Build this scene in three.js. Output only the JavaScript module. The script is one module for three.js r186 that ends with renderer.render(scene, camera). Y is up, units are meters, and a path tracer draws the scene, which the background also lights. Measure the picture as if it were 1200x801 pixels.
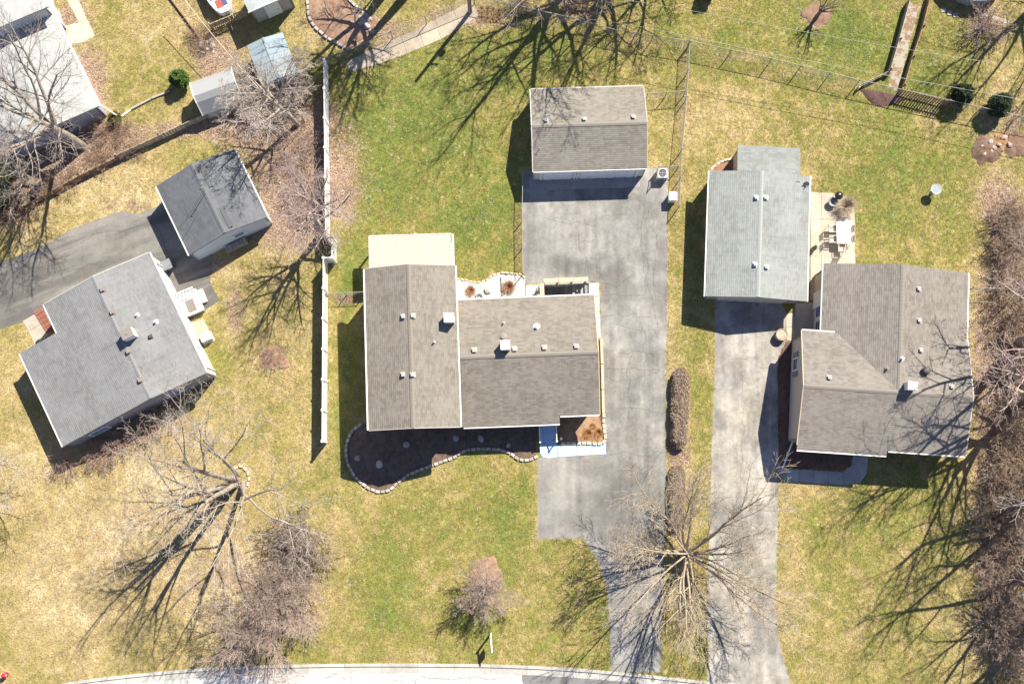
import * as THREE from 'three';
import { mergeGeometries } from 'three/addons/utils/BufferGeometryUtils.js';
import { RoundedBoxGeometry } from 'three/addons/geometries/RoundedBoxGeometry.js';

// ---------------------------------------------------------------- camera, sky, sun, exposure
const scene = new THREE.Scene();
const FOCAL = 1423.5, CAM_H = 83.15, TILT = 6.774 * Math.PI / 180;       // drone 83 m up, tipped 6.8 degrees off plumb
const camera = new THREE.PerspectiveCamera(2 * Math.atan(400.5 / FOCAL) * 180 / Math.PI, 1024 / 683, 1, 2000);
camera.position.set(0, CAM_H, 0);
camera.up.set(0, 0, -1);
camera.lookAt(0, CAM_H - Math.cos(TILT), -Math.sin(TILT));
const renderer = new THREE.WebGLRenderer({ antialias: true });
renderer.toneMapping = THREE.LinearToneMapping;
renderer.toneMappingExposure = 2.12;
renderer.shadowMap.enabled = true;
const SUN = new THREE.Vector3(0.518, 1, -0.783).normalize();
const sun = new THREE.DirectionalLight(new THREE.Color().setRGB(1, 0.94, 0.82), 4.75);
sun.position.copy(SUN).multiplyScalar(150); sun.target.position.set(0, 0, -10);
sun.castShadow = true; sun.shadow.mapSize.set(4096, 4096);
Object.assign(sun.shadow.camera, { left: -60, right: 60, top: 60, bottom: -60, near: 10, far: 320 });
scene.add(sun, sun.target);
{ // clear blue daytime sky
  const W = 256, H = 128, d = new Float32Array(W * H * 4), v = new THREE.Vector3();
  for (let j = 0; j < H; j++) for (let i = 0; i < W; i++) {
    const el = ((j + 0.5) / H - 0.5) * Math.PI, az = ((i + 0.5) / W - 0.5) * 2 * Math.PI;
    v.set(Math.cos(el) * Math.cos(az), Math.sin(el), Math.cos(el) * Math.sin(az));
    const up = Math.max(v.y, 0), k = Math.pow(1 - up, 3.2), s = Math.max(0, v.dot(SUN)), g = 0.10 * Math.pow(s, 6) + 0.14 * Math.pow(s, 40);
    const o = (j * W + i) * 4;
    d[o] = 0.05 + 0.16 * k + g; d[o + 1] = 0.094 + 0.175 * k + g * 0.97; d[o + 2] = 0.225 + 0.14 * k + g * 0.9; d[o + 3] = 1;
  }
  const t = new THREE.DataTexture(d, W, H, THREE.RGBAFormat, THREE.FloatType);
  t.mapping = THREE.EquirectangularReflectionMapping; t.magFilter = t.minFilter = THREE.LinearFilter; t.needsUpdate = true;
  scene.background = t; scene.environment = t;
}

// ---------------------------------------------------------------- tools
function rng(seed) { let a = seed >>> 0; return () => { a = (a + 0x6D2B79F5) | 0; let t = Math.imul(a ^ (a >>> 15), 1 | a); t = (t + Math.imul(t ^ (t >>> 7), 61 | t)) ^ t; return ((t ^ (t >>> 14)) >>> 0) / 4294967296; }; }
const R = rng(20240407);
const rr = (a, b, f = R) => a + (b - a) * f();
const cT = Math.cos(TILT), sT = Math.sin(TILT);
// a point of the photograph (1200 x 801) at height h above the lawn -> metres
function at(px, py, h = 0) {
  const x = px - 600, y = py - 400.5;
  const dy = -FOCAL * cT - y * sT, dz = -FOCAL * sT + y * cT;
  const t = (h - CAM_H) / dy;
  return new THREE.Vector3(x * t, h, dz * t);
}
const PXM = 17;
const clamp = (v, a = 0, b = 1) => v < a ? a : v > b ? b : v;
const lerp = (a, b, t) => a + (b - a) * t;
const smooth = (a, b, x) => { const t = clamp((x - a) / (b - a)); return t * t * (3 - 2 * t); };
const RGB = (r, g, b) => new THREE.Color().setRGB(r, g, b);
// value noise
const NT = new Float32Array(65536); { const f = rng(77); for (let i = 0; i < 65536; i++) NT[i] = f(); }
function vn(x, y, s = 0) {
  const xi = Math.floor(x), yi = Math.floor(y); let fx = x - xi, fy = y - yi; fx = fx * fx * (3 - 2 * fx); fy = fy * fy * (3 - 2 * fy);
  const h = (i, j) => NT[(Math.imul(i, 374761) + Math.imul(j, 668265) + s * 7919 + (Math.imul(i ^ (j << 3), 27449) >>> 3)) & 65535];
  const a = h(xi, yi), b = h(xi + 1, yi), c = h(xi, yi + 1), e = h(xi + 1, yi + 1);
  return (a + (b - a) * fx) + ((c + (e - c) * fx) - (a + (b - a) * fx)) * fy;
}
const fbm = (x, y, s = 0, o = 3) => { let v = 0, a = 0.5, n = 0; for (let i = 0; i < o; i++) { v += a * vn(x, y, s + i); n += a; a *= 0.55; x = x * 2.03 + 3.1; y = y * 2.03 + 1.7; } return v / n; };
// tileable noise of period p
function tn(x, y, p, s = 0) {
  const xi = Math.floor(x), yi = Math.floor(y); let fx = x - xi, fy = y - yi; fx = fx * fx * (3 - 2 * fx); fy = fy * fy * (3 - 2 * fy);
  const h = (i, j) => { i = ((i % p) + p) % p; j = ((j % p) + p) % p; return NT[(Math.imul(i, 374761) + Math.imul(j, 668265) + s * 7919 + (Math.imul(i ^ (j << 3), 27449) >>> 3)) & 65535]; };
  const a = h(xi, yi), b = h(xi + 1, yi), c = h(xi, yi + 1), e = h(xi + 1, yi + 1);
  return (a + (b - a) * fx) + ((c + (e - c) * fx) - (a + (b - a) * fx)) * fy;
}
const toS = (c) => { c = clamp(c); return 255 * (c <= 0.0031308 ? 12.92 * c : 1.055 * Math.pow(c, 1 / 2.4) - 0.055); };
const SL = new Uint8Array(4097); for (let i = 0; i <= 4096; i++) SL[i] = Math.round(toS(i / 4096));
const q8 = (c) => SL[(clamp(c) * 4096) | 0];
function colourTex(W, H, fn, wrap) {
  const d = new Uint8Array(W * H * 4), c = [0, 0, 0];
  for (let j = 0; j < H; j++) for (let i = 0; i < W; i++) { fn((i + 0.5) / W, (j + 0.5) / H, c); const o = (j * W + i) * 4; d[o] = q8(c[0]); d[o + 1] = q8(c[1]); d[o + 2] = q8(c[2]); d[o + 3] = 255; }
  const t = new THREE.DataTexture(d, W, H, THREE.RGBAFormat); t.colorSpace = THREE.SRGBColorSpace; t.magFilter = THREE.LinearFilter; t.minFilter = THREE.LinearMipmapLinearFilter; t.generateMipmaps = true;
  if (wrap) t.wrapS = t.wrapT = THREE.RepeatWrapping; t.needsUpdate = true; return t;
}
function greyTex(W, H, fn, wrap) {
  const d = new Uint8Array(W * H * 4);
  for (let j = 0; j < H; j++) for (let i = 0; i < W; i++) { const v = clamp(fn((i + 0.5) / W, (j + 0.5) / H)) * 255, o = (j * W + i) * 4; d[o] = d[o + 1] = d[o + 2] = v; d[o + 3] = 255; }
  const t = new THREE.DataTexture(d, W, H, THREE.RGBAFormat); t.magFilter = THREE.LinearFilter; t.minFilter = THREE.LinearMipmapLinearFilter; t.generateMipmaps = true;
  if (wrap) t.wrapS = t.wrapT = THREE.RepeatWrapping; t.needsUpdate = true; return t;
}
const rep = (t, m) => { const c = t.clone(); c.repeat.set(1 / m, 1 / m); c.needsUpdate = true; return c; };
const mat = (r, g, b, rough = 0.85, o = {}) => new THREE.MeshStandardMaterial({ color: RGB(r, g, b), roughness: rough, ...o });

const taken = {};
const numbered = (n) => { const k = taken[n] = (taken[n] ?? -1) + 1; return k ? n + '_' + String(k).padStart(3, '0') : n; };
function tag(o, label, category, group) { o.userData.label = label; o.userData.category = category; if (group) o.userData.group = group; return o; }
function thing(name, label, category, pos, turn = 0, group) {
  const g = new THREE.Group(); g.name = numbered(name); if (pos) g.position.copy(pos); g.rotation.y = turn; scene.add(g);
  return tag(g, label, category, group);
}
function part(name, geo, m, parent) { const o = new THREE.Mesh(geo, m); o.name = name; o.castShadow = o.receiveShadow = true; parent.add(o); return o; }
function solo(name, geo, m, label, category, group) { const o = new THREE.Mesh(geo, m); o.name = numbered(name); o.castShadow = o.receiveShadow = true; scene.add(o); return tag(o, label, category, group); }
function struct(name, geo, m) { const o = new THREE.Mesh(geo, m); o.name = numbered(name); o.castShadow = o.receiveShadow = true; o.userData.kind = 'structure'; scene.add(o); return o; }

const Bx = (w, h, d, x = 0, y = 0, z = 0, ry = 0) => { const g = new THREE.BoxGeometry(w, h, d); if (ry) g.rotateY(ry); g.translate(x, y, z); return g; };
const Rb = (w, h, d, r, x = 0, y = 0, z = 0, ry = 0) => { const g = new RoundedBoxGeometry(w, h, d, 2, Math.min(r, w / 2.1, h / 2.1, d / 2.1)); if (ry) g.rotateY(ry); g.translate(x, y, z); return g; };
const Cy = (r0, r1, h, n, x = 0, y = 0, z = 0) => { const g = new THREE.CylinderGeometry(r0, r1, h, n); g.translate(x, y, z); return g; };
function rod(a, b, r, n = 6, r2 = r) { // straight bar between two points
  const d = new THREE.Vector3().subVectors(b, a), g = new THREE.CylinderGeometry(r2, r, d.length(), n);
  g.applyQuaternion(new THREE.Quaternion().setFromUnitVectors(new THREE.Vector3(0, 1, 0), d.clone().normalize()));
  g.translate((a.x + b.x) / 2, (a.y + b.y) / 2, (a.z + b.z) / 2); return g;
}
const V = (x, y, z) => new THREE.Vector3(x, y, z);
const join = (list) => mergeGeometries(list.map((g) => (g.index ? g.toNonIndexed() : g)).map((g) => { for (const k of Object.keys(g.attributes)) if (!['position', 'normal', 'uv'].includes(k)) g.deleteAttribute(k); return g; }));

// a flat or sloped slab over a polygon of [x, z]; hf gives the height of its top
function slab(poly, hf, thick, uvf = (x, z) => [x, z]) {
  const pts = poly.map(([x, z]) => new THREE.Vector2(x, z)), tri = THREE.ShapeUtils.triangulateShape(pts, []), P = [], U = [], N = poly.length;
  const H = (x, z) => (typeof hf === 'function' ? hf(x, z) : hf);
  const put = (x, y, z) => { P.push(x, y, z); U.push(...uvf(x, z)); };
  const area = THREE.ShapeUtils.area(pts);
  for (const [a, b, c] of tri) {
    const q = [poly[a], poly[b], poly[c]];
    const cr = (q[1][0] - q[0][0]) * (q[2][1] - q[0][1]) - (q[1][1] - q[0][1]) * (q[2][0] - q[0][0]);
    const o = cr < 0 ? [0, 1, 2] : [0, 2, 1];
    for (const i of o) put(q[i][0], H(...q[i]), q[i][1]);
    if (thick) for (const i of [o[0], o[2], o[1]]) put(q[i][0], H(...q[i]) - thick, q[i][1]);
  }
  if (thick) for (let i = 0; i < N; i++) {
    let a = poly[i], b = poly[(i + 1) % N]; if (area < 0) [a, b] = [b, a];
    const ya = H(...a), yb = H(...b);
    put(a[0], ya, a[1]); put(b[0], yb, b[1]); put(b[0], yb - thick, b[1]);
    put(a[0], ya, a[1]); put(b[0], yb - thick, b[1]); put(a[0], ya - thick, a[1]);
  }
  const g = new THREE.BufferGeometry(); g.setAttribute('position', new THREE.Float32BufferAttribute(P, 3)); g.setAttribute('uv', new THREE.Float32BufferAttribute(U, 2)); g.computeVertexNormals(); return g;
}
const pxPoly = (list, h = 0) => list.map(([x, y]) => { const p = at(x, y, h); return [p.x, p.z]; });
// worn, uneven outline
function ragged(poly, step, amp, seed) {
  const out = []; for (let i = 0; i < poly.length; i++) {
    const a = poly[i], b = poly[(i + 1) % poly.length], L = Math.hypot(b[0] - a[0], b[1] - a[1]), n = Math.max(1, Math.round(L / step)), nx = -(b[1] - a[1]) / L, nz = (b[0] - a[0]) / L;
    for (let k = 0; k < n; k++) { const t = k / n, x = lerp(a[0], b[0], t), z = lerp(a[1], b[1], t), w = k ? (fbm(x * 2.1 + seed, z * 2.1, 5, 3) - 0.5) * 2 * amp : 0; out.push([x + nx * w, z + nz * w]); }
  } return out;
}
// smooth closed / open curve through points [x, z]
function curve(pts, n, closed = false) { const c = new THREE.CatmullRomCurve3(pts.map(([x, z]) => V(x, 0, z)), closed, 'centripetal'); return c.getSpacedPoints(n).map((p) => [p.x, p.z]); }
const inPoly = (poly, x, z) => { let c = false; for (let i = 0, j = poly.length - 1; i < poly.length; j = i++) { const a = poly[i], b = poly[j]; if ((a[1] > z) !== (b[1] > z) && x < (b[0] - a[0]) * (z - a[1]) / (b[1] - a[1]) + a[0]) c = !c; } return c; };
const segDist = (x, y, a, b) => { const dx = b[0] - a[0], dy = b[1] - a[1], t = clamp(((x - a[0]) * dx + (y - a[1]) * dy) / (dx * dx + dy * dy)); return Math.hypot(x - a[0] - dx * t, y - a[1] - dy * t); };

// where no grass grows
const MX0 = -50, MZ0 = -48, MRES = 0.1, MW = 1000, MH = 720, mask = new Uint8Array(MW * MH);
function noGrass(poly) {
  let x0 = 1e9, x1 = -1e9, z0 = 1e9, z1 = -1e9; for (const [x, z] of poly) { x0 = Math.min(x0, x); x1 = Math.max(x1, x); z0 = Math.min(z0, z); z1 = Math.max(z1, z); }
  for (let j = Math.max(0, Math.floor((z0 - MZ0) / MRES)); j <= Math.min(MH - 1, (z1 - MZ0) / MRES); j++) for (let i = Math.max(0, Math.floor((x0 - MX0) / MRES)); i <= Math.min(MW - 1, (x1 - MX0) / MRES); i++)
    if (inPoly(poly, MX0 + (i + 0.5) * MRES, MZ0 + (j + 0.5) * MRES)) mask[j * MW + i] = 1;
}
const masked = (x, z) => { const i = ((x - MX0) / MRES) | 0, j = ((z - MZ0) / MRES) | 0; return i < 0 || j < 0 || i >= MW || j >= MH ? 1 : mask[j * MW + i]; };

// ---------------------------------------------------------------- the lawns: what grows and lies where
// [px, py, radius x, radius y (photograph pixels), green, leaf litter, bare soil]
const ZONES = [
  [500, 150, 120, 110, 0.72, 0, 0], [560, 260, 60, 50, 0.6, 0, 0], [430, 230, 40, 80, 0.45, 0, 0], [650, 60, 120, 60, 0.3, 0, 0], [405, 420, 12, 120, 0.5, 0, 0], [410, 330, 30, 20, 0.5, 0, 0],
  [1060, 200, 110, 90, 0.42, 0, 0], [900, 60, 130, 60, 0.3, 0, 0], [1010, 40, 60, 50, 0.55, 0, 0], [1100, 80, 60, 50, 0.3, 0, 0], [830, 150, 40, 60, -0.12, 0, 0], [785, 150, 14, 60, 0.1, 0.12, 0], [860, 130, 40, 30, -0.2, 0, 0], [1020, 260, 40, 40, 0.25, 0, 0],
  [500, 620, 140, 70, 0.18, 0, 0], [620, 590, 60, 40, 0.24, 0, 0], [560, 720, 120, 50, 0.14, 0, 0], [450, 700, 60, 90, 0.25, 0, 0], [690, 690, 40, 70, 0.2, 0.05, 0], [815, 420, 18, 130, 0.3, 0, 0],
  [1010, 690, 90, 100, 0.08, 0, 0], [1050, 600, 70, 40, 0.2, 0, 0], [950, 720, 30, 80, -0.05, 0, 0], [1110, 720, 50, 90, 0.1, 0.12, 0],
  [150, 650, 200, 150, -0.44, 0.25, 0], [850, 67, 44, 5, -0.3, 0.3, 0.25], [935, 86, 44, 5, -0.3, 0.3, 0.25], [990, 98, 40, 5, -0.3, 0.35, 0.25], [760, 51, 44, 5, -0.3, 0.3, 0.2], [802, 110, 4, 70, -0.25, 0.25, 0.2], [406, 350, 24, 5, -0.3, 0.3, 0.8], [100, 560, 140, 50, -0.3, 0, 0], [60, 720, 80, 90, -0.22, 0, 0], [300, 480, 70, 50, -0.05, 0, 0], [310, 520, 60, 80, 0.05, 0, 0], [255, 420, 40, 40, 0.12, 0, 0], [330, 400, 50, 70, -0.15, 0.22, 0],
  [100, 250, 160, 60, -0.42, 0, 0], [180, 60, 60, 70, -0.05, 0, 0], [150, 30, 60, 50, -0.15, 0, 0], [30, 430, 40, 40, -0.25, 0, 0], [190, 140, 50, 20, -0.28, 0, 0], [300, 30, 80, 30, -0.05, 0, 0],
  [350, 200, 50, 70, -0.25, 0.85, 0.2], [330, 250, 34, 50, -0.2, 0.75, 0.1], [405, 215, 30, 58, -0.35, 0.42, 0.1], [320, 140, 64, 42, -0.2, 0.85, 0.15], [290, 150, 40, 20, -0.2, 0.4, 0.1], [255, 70, 32, 36, -0.2, 0.75, 0.1],
  [122, 172, 46, 22, 0, 0.9, 0.2], [60, 205, 55, 22, 0, 0.95, 0.2], [12, 236, 34, 24, 0, 0.9, 0.1], [210, 152, 60, 10, 0, 0.7, 0.2], [150, 220, 80, 22, -0.3, -0.3, 0], [130, 236, 26, 10, -0.2, 0.3, 0.2], [165, 238, 30, 12, -0.2, 0.3, 0.3], [90, 150, 40, 40, 0, 0.9, 0.1],
  [100, 90, 26, 40, 0, 0.85, 0.2], [85, 22, 20, 24, 0, 0.9, 0.2], [215, 15, 20, 30, -0.1, 0.3, 0.2], [390, 25, 40, 26, -0.2, 0.55, 0.25], [450, 40, 50, 22, -0.2, 0.45, 0.2], [560, 20, 50, 18, -0.1, 0.55, 0.1], [680, 15, 60, 22, -0.2, 0.35, 0],
  [1180, 300, 24, 90, -0.4, 0.6, 0.2], [1175, 450, 30, 120, -0.4, 0.6, 0.2], [1170, 620, 36, 100, -0.4, 0.55, 0.15], [1150, 420, 14, 120, -0.3, 0.35, 0.1], [1170, 760, 50, 50, -0.2, 0.3, 0.1], [1165, 230, 30, 30, -0.4, 0.4, 0],
  [1135, 60, 50, 40, 0.05, 0.12, 0.1], [1180, 140, 30, 30, -0.2, 0.4, 0.2], [1160, 20, 30, 25, 0, 0.4, 0.3], [955, 22, 12, 14, -0.3, 0.7, 0.4], [330, 690, 60, 60, -0.2, 0.22, 0], [400, 660, 40, 80, -0.05, 0.1, 0], [250, 690, 50, 60, -0.2, 0.12, 0],
  [250, 310, 20, 14, -0.3, 0.6, 0.2], [275, 365, 10, 40, -0.3, 0.5, 0.2], [925, 640, 14, 90, -0.3, 0.12, 0.1], [950, 200, 10, 40, -0.3, 0.1, 0.2], [800, 660, 22, 120, -0.15, 0.3, 0.1], [797, 485, 14, 60, -0.4, 0.5, 0.3], [797, 538, 12, 8, -0.5, 0.2, 0.7],
  [607, 270, 5, 60, -0.2, 0.3, 0.3], [786, 400, 5, 160, -0.3, 0.15, 0.2], [630, 600, 5, 60, -0.3, 0.1, 0.2], [520, 20, 40, 16, -0.1, 0.2, 0],
].map(([x, y, rx, ry, g, l, s]) => { const c = at(x, y); return [c.x, c.z, rx / PXM, ry / PXM, g, l, s]; });
const FR = 0.25, FW = 400, FH = 288, field = new Float32Array(FW * FH * 3);
for (let j = 0; j < FH; j++) for (let i = 0; i < FW; i++) {
  const x = MX0 + i * FR, z = MZ0 + j * FR; let g = 0, l = 0, s = 0;
  for (const [cx, cz, rx, rz, zg, zl, zs] of ZONES) { const d = ((x - cx) / rx) ** 2 + ((z - cz) / rz) ** 2; if (d < 4) { const w = Math.exp(-d * 1.1); g += w * zg; l += w * zl; s += w * zs; } }
  field.set([g, l, s], (j * FW + i) * 3);
}
const fOut = [0, 0, 0];
function fieldAt(x, z) {
  const u = clamp((x - MX0) / FR, 0, FW - 1.01), v = clamp((z - MZ0) / FR, 0, FH - 1.01), i = u | 0, j = v | 0, fu = u - i, fv = v - j, o = (j * FW + i) * 3;
  for (let k = 0; k < 3; k++) fOut[k] = (field[o + k] * (1 - fu) + field[o + 3 + k] * fu) * (1 - fv) + (field[o + FW * 3 + k] * (1 - fu) + field[o + FW * 3 + 3 + k] * fu) * fv;
  return fOut;
}
const C_GREEN = [0.136, 0.172, 0.030], C_OLIVE = [0.234, 0.205, 0.052], C_STRAW = [0.375, 0.285, 0.124], C_PALE = [0.49, 0.41, 0.235], C_LEAF = [0.27, 0.165, 0.105], C_LEAF2 = [0.36, 0.27, 0.20], C_SOIL = [0.21, 0.145, 0.095], C_DARK = [0.075, 0.085, 0.018];
function lawnColour(x, z, c) {
  const f = fieldAt(x, z), n1 = fbm(x * 0.35, z * 0.35, 1, 3) - 0.5, n2 = fbm(x * 1.5, z * 1.5, 11, 3) - 0.5, n3 = vn(x * 5.2, z * 5.2, 21) - 0.5, n4 = vn(x * 13, z * 13, 31) - 0.5, n5 = vn(x * 27, z * 27, 41) - 0.5;
  let g = 0.46 + f[0] * 0.62 + n1 * 0.5 + n2 * 0.62 + n3 * 0.36 + n4 * 0.2 + n5 * 0.1;
  let A, B, t;
  if (g < 0.28) { A = C_PALE; B = C_STRAW; t = clamp(g / 0.28 + 0.35); } else if (g < 0.56) { A = C_STRAW; B = C_OLIVE; t = (g - 0.28) / 0.28; } else if (g < 0.95) { A = C_OLIVE; B = C_GREEN; t = (g - 0.56) / 0.39; } else { A = C_GREEN; B = C_DARK; t = clamp((g - 0.95) / 0.5); }
  let r = lerp(A[0], B[0], t), gg = lerp(A[1], B[1], t), b = lerp(A[2], B[2], t);
  const ml = smooth(0.30, 0.62, f[1] * 0.95 + n2 * 0.45 + n3 * 0.4 + n4 * 0.35 + 0.08), ms = smooth(0.35, 0.6, f[2] + n2 * 0.5 + n1 * 0.5 + 0.1);
  r = lerp(r, C_SOIL[0], ms); gg = lerp(gg, C_SOIL[1], ms); b = lerp(b, C_SOIL[2], ms);
  const lt = clamp(0.5 + n4 * 1.6 + n5 * 1.2); r = lerp(r, lerp(C_LEAF[0], C_LEAF2[0], lt), ml); gg = lerp(gg, lerp(C_LEAF[1], C_LEAF2[1], lt), ml); b = lerp(b, lerp(C_LEAF[2], C_LEAF2[2], lt), ml);
  const fl = smooth(0.66, 0.86, vn((x + z) * 7.5, (x - z) * 2.6, 61) * 0.6 + vn((x * 0.3 - z) * 9, (x + z * 0.3) * 3.1, 62) * 0.4 + n4 * 0.2) * 0.42 * (1 - ml); r = lerp(r, C_PALE[0], fl); gg = lerp(gg, C_PALE[1], fl); b = lerp(b, C_PALE[2] * 0.9, fl);
  const k = 0.95 + n4 * 0.26 + n5 * 0.24 + n3 * 0.14; c[0] = r * k; c[1] = gg * k; c[2] = b * k; return c;
}
// ground sheet with the hole of the basement stairs
const GX0 = -48, GX1 = 48, GZ0 = -46, GZ1 = 22;
const WELL = pxPoly([[637.5, 333.5], [689.5, 331.5], [690.3, 349], [638, 351]]);
noGrass(WELL);
const groundUV = (x, z) => [(x - GX0) / (GX1 - GX0), (z - GZ0) / (GZ1 - GZ0)];
function sheet(outer, hole, y, uvf) {
  const s = new THREE.Shape(outer.map(([x, z]) => new THREE.Vector2(x, -z))); if (hole) s.holes.push(new THREE.Path(hole.map(([x, z]) => new THREE.Vector2(x, -z))));
  const g = new THREE.ShapeGeometry(s); g.rotateX(-Math.PI / 2); g.translate(0, y, 0); const p = g.attributes.position, u = g.attributes.uv;
  for (let i = 0; i < p.count; i++) u.setXY(i, ...uvf(p.getX(i), p.getZ(i))); return g;
}
{
  const tex = colourTex(2048, 1450, (u, v, c) => lawnColour(GX0 + u * (GX1 - GX0), GZ0 + v * (GZ1 - GZ0), c));
  const bump = greyTex(1024, 1024, (u, v) => 0.5 * tn(u * 128, v * 128, 128, 3) + 0.3 * tn(u * 64, v * 64, 64, 4) + 0.2 * tn(u * 256, v * 256, 256, 5), true); bump.repeat.set(12, 8.5);
  struct('lawn_ground', sheet([[GX0, GZ0], [GX1, GZ0], [GX1, GZ1], [GX0, GZ1]], WELL, 0, groundUV), new THREE.MeshStandardMaterial({ map: tex, roughness: 1, bumpMap: bump, bumpScale: 0.03 }));
  const far = colourTex(512, 512, (u, v, c) => { const n = tn(u * 8, v * 8, 8, 6) * 0.5 + tn(u * 32, v * 32, 32, 7) * 0.3 + tn(u * 128, v * 128, 128, 8) * 0.2, t = clamp(n * 1.5 - 0.25); for (let k = 0; k < 3; k++) c[k] = lerp(C_STRAW[k], C_GREEN[k], t); }, true); far.repeat.set(1 / 20, 1 / 20);
  const S = 900; struct('distant_ground', sheet([[-S, -S], [S, -S], [S, S], [-S, S]], [[GX0 + 0.1, GZ0 + 0.1], [GX1 - 0.1, GZ0 + 0.1], [GX1 - 0.1, GZ1 - 0.1], [GX0 + 0.1, GZ1 - 0.1]], -0.01, (x, z) => [x, z]), new THREE.MeshStandardMaterial({ map: far, roughness: 1 }));
}

// ---------------------------------------------------------------- materials
// asphalt shingles: courses 14 cm high, tabs 30 cm wide, every tab its own tone
const SH_M = 8.4, SH_R = 60, SH_T = 28;
const shingleTone = (() => { const f = rng(5), a = new Float32Array(SH_R * SH_T * 2); for (let i = 0; i < a.length; i++) a[i] = f(); return (r, t) => a[((r + SH_R) % SH_R) * SH_T * 2 + ((t + SH_T * 2) % (SH_T * 2))]; })();
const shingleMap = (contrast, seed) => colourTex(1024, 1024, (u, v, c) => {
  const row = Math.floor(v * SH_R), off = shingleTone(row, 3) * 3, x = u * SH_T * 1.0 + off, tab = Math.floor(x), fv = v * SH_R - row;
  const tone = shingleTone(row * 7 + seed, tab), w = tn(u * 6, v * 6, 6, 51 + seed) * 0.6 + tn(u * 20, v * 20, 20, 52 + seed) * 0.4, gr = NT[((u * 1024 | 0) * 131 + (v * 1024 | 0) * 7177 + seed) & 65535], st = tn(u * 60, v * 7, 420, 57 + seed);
  const k = 0.84 + (tone - 0.5) * contrast + (w - 0.5) * 0.26 + (gr - 0.5) * 0.4 + (st - 0.5) * 0.1 - (fv < 0.16 ? 0.16 : 0);  // band along each course edge darkened: its shadow line put into the colour
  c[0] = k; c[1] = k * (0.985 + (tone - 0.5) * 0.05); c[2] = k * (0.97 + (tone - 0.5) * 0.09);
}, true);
const shingleBump = greyTex(1024, 1024, (u, v) => { const row = Math.floor(v * SH_R), fv = v * SH_R - row, x = u * SH_T + shingleTone(row, 3) * 3, fx = x - Math.floor(x); return (0.25 + 0.6 * (1 - fv)) * (fx < 0.05 ? 0.4 : 1) + 0.1 * NT[((u * 1024 | 0) * 131 + (v * 1024 | 0) * 7177) & 65535]; }, true);
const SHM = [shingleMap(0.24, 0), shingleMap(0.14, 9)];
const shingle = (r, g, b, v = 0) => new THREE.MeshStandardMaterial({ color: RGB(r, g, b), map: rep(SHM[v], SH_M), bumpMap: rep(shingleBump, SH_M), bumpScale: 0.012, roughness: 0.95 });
const concreteTex = colourTex(512, 512, (u, v, c) => { const n = tn(u * 5, v * 5, 5, 61) * 0.35 + tn(u * 17, v * 17, 17, 62) * 0.3 + tn(u * 60, v * 60, 60, 63) * 0.2 + NT[((u * 512 | 0) * 911 + (v * 512 | 0) * 3571) & 65535] * 0.15, k = 0.78 + (n - 0.5) * 0.55; c[0] = k; c[1] = k * 0.985; c[2] = k * 0.955; }, true);
const fineBump = greyTex(512, 512, (u, v) => 0.5 * NT[((u * 512 | 0) * 911 + (v * 512 | 0) * 3571) & 65535] + 0.5 * tn(u * 90, v * 90, 90, 64), true);
const concrete = (r, g, b, m = 5) => new THREE.MeshStandardMaterial({ color: RGB(r, g, b), map: rep(concreteTex, m), bumpMap: rep(fineBump, 1.5), bumpScale: 0.004, roughness: 0.92 });
const sidingBump = greyTex(64, 256, (u, v) => { const f = (v * 16) % 1; return 1 - f; }, true);
const siding = (r, g, b) => new THREE.MeshStandardMaterial({ color: RGB(r, g, b), bumpMap: rep(sidingBump, 2.2), bumpScale: 0.015, roughness: 0.65 });
const barkTex = colourTex(128, 256, (u, v, c) => { const n = tn(u * 12, v * 6, 12, 71) * 0.5 + tn(u * 24, v * 24, 24, 72) * 0.3 + tn(u * 40, v * 80, 40, 73) * 0.2, k = 0.55 + n * 0.8; c[0] = k; c[1] = k * 0.97; c[2] = k * 0.93; }, true);
const bark = (r, g, b) => new THREE.MeshStandardMaterial({ color: RGB(r, g, b), map: barkTex, roughness: 0.95 });
const woodTex = colourTex(256, 256, (u, v, c) => { const n = tn(u * 4, v * 60, 60, 81) * 0.5 + tn(u * 8, v * 16, 16, 82) * 0.3 + NT[((u * 256 | 0) * 31 + (v * 256 | 0) * 997) & 65535] * 0.2, k = 0.62 + n * 0.6; c[0] = k; c[1] = k * 0.96; c[2] = k * 0.9; }, true);
const wood = (r, g, b) => new THREE.MeshStandardMaterial({ color: RGB(r, g, b), map: rep(woodTex, 1.2), roughness: 0.9 });
const mulchTex = colourTex(512, 512, (u, v, c) => { const n = tn(u * 9, v * 9, 9, 90) * 0.35 + tn(u * 22, v * 22, 22, 91) * 0.35 + tn(u * 70, v * 40, 280, 92) * 0.3 - 0.15 + NT[((u * 512 | 0) * 411 + (v * 512 | 0) * 3571) & 65535] * 0.3, k = 0.35 + n * 1.2; c[0] = k; c[1] = k * 0.9; c[2] = k * 0.82; }, true);
const mulch = (r, g, b) => new THREE.MeshStandardMaterial({ color: RGB(r, g, b), map: rep(mulchTex, 4), bumpMap: rep(fineBump, 3), bumpScale: 0.03, roughness: 1 });
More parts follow.
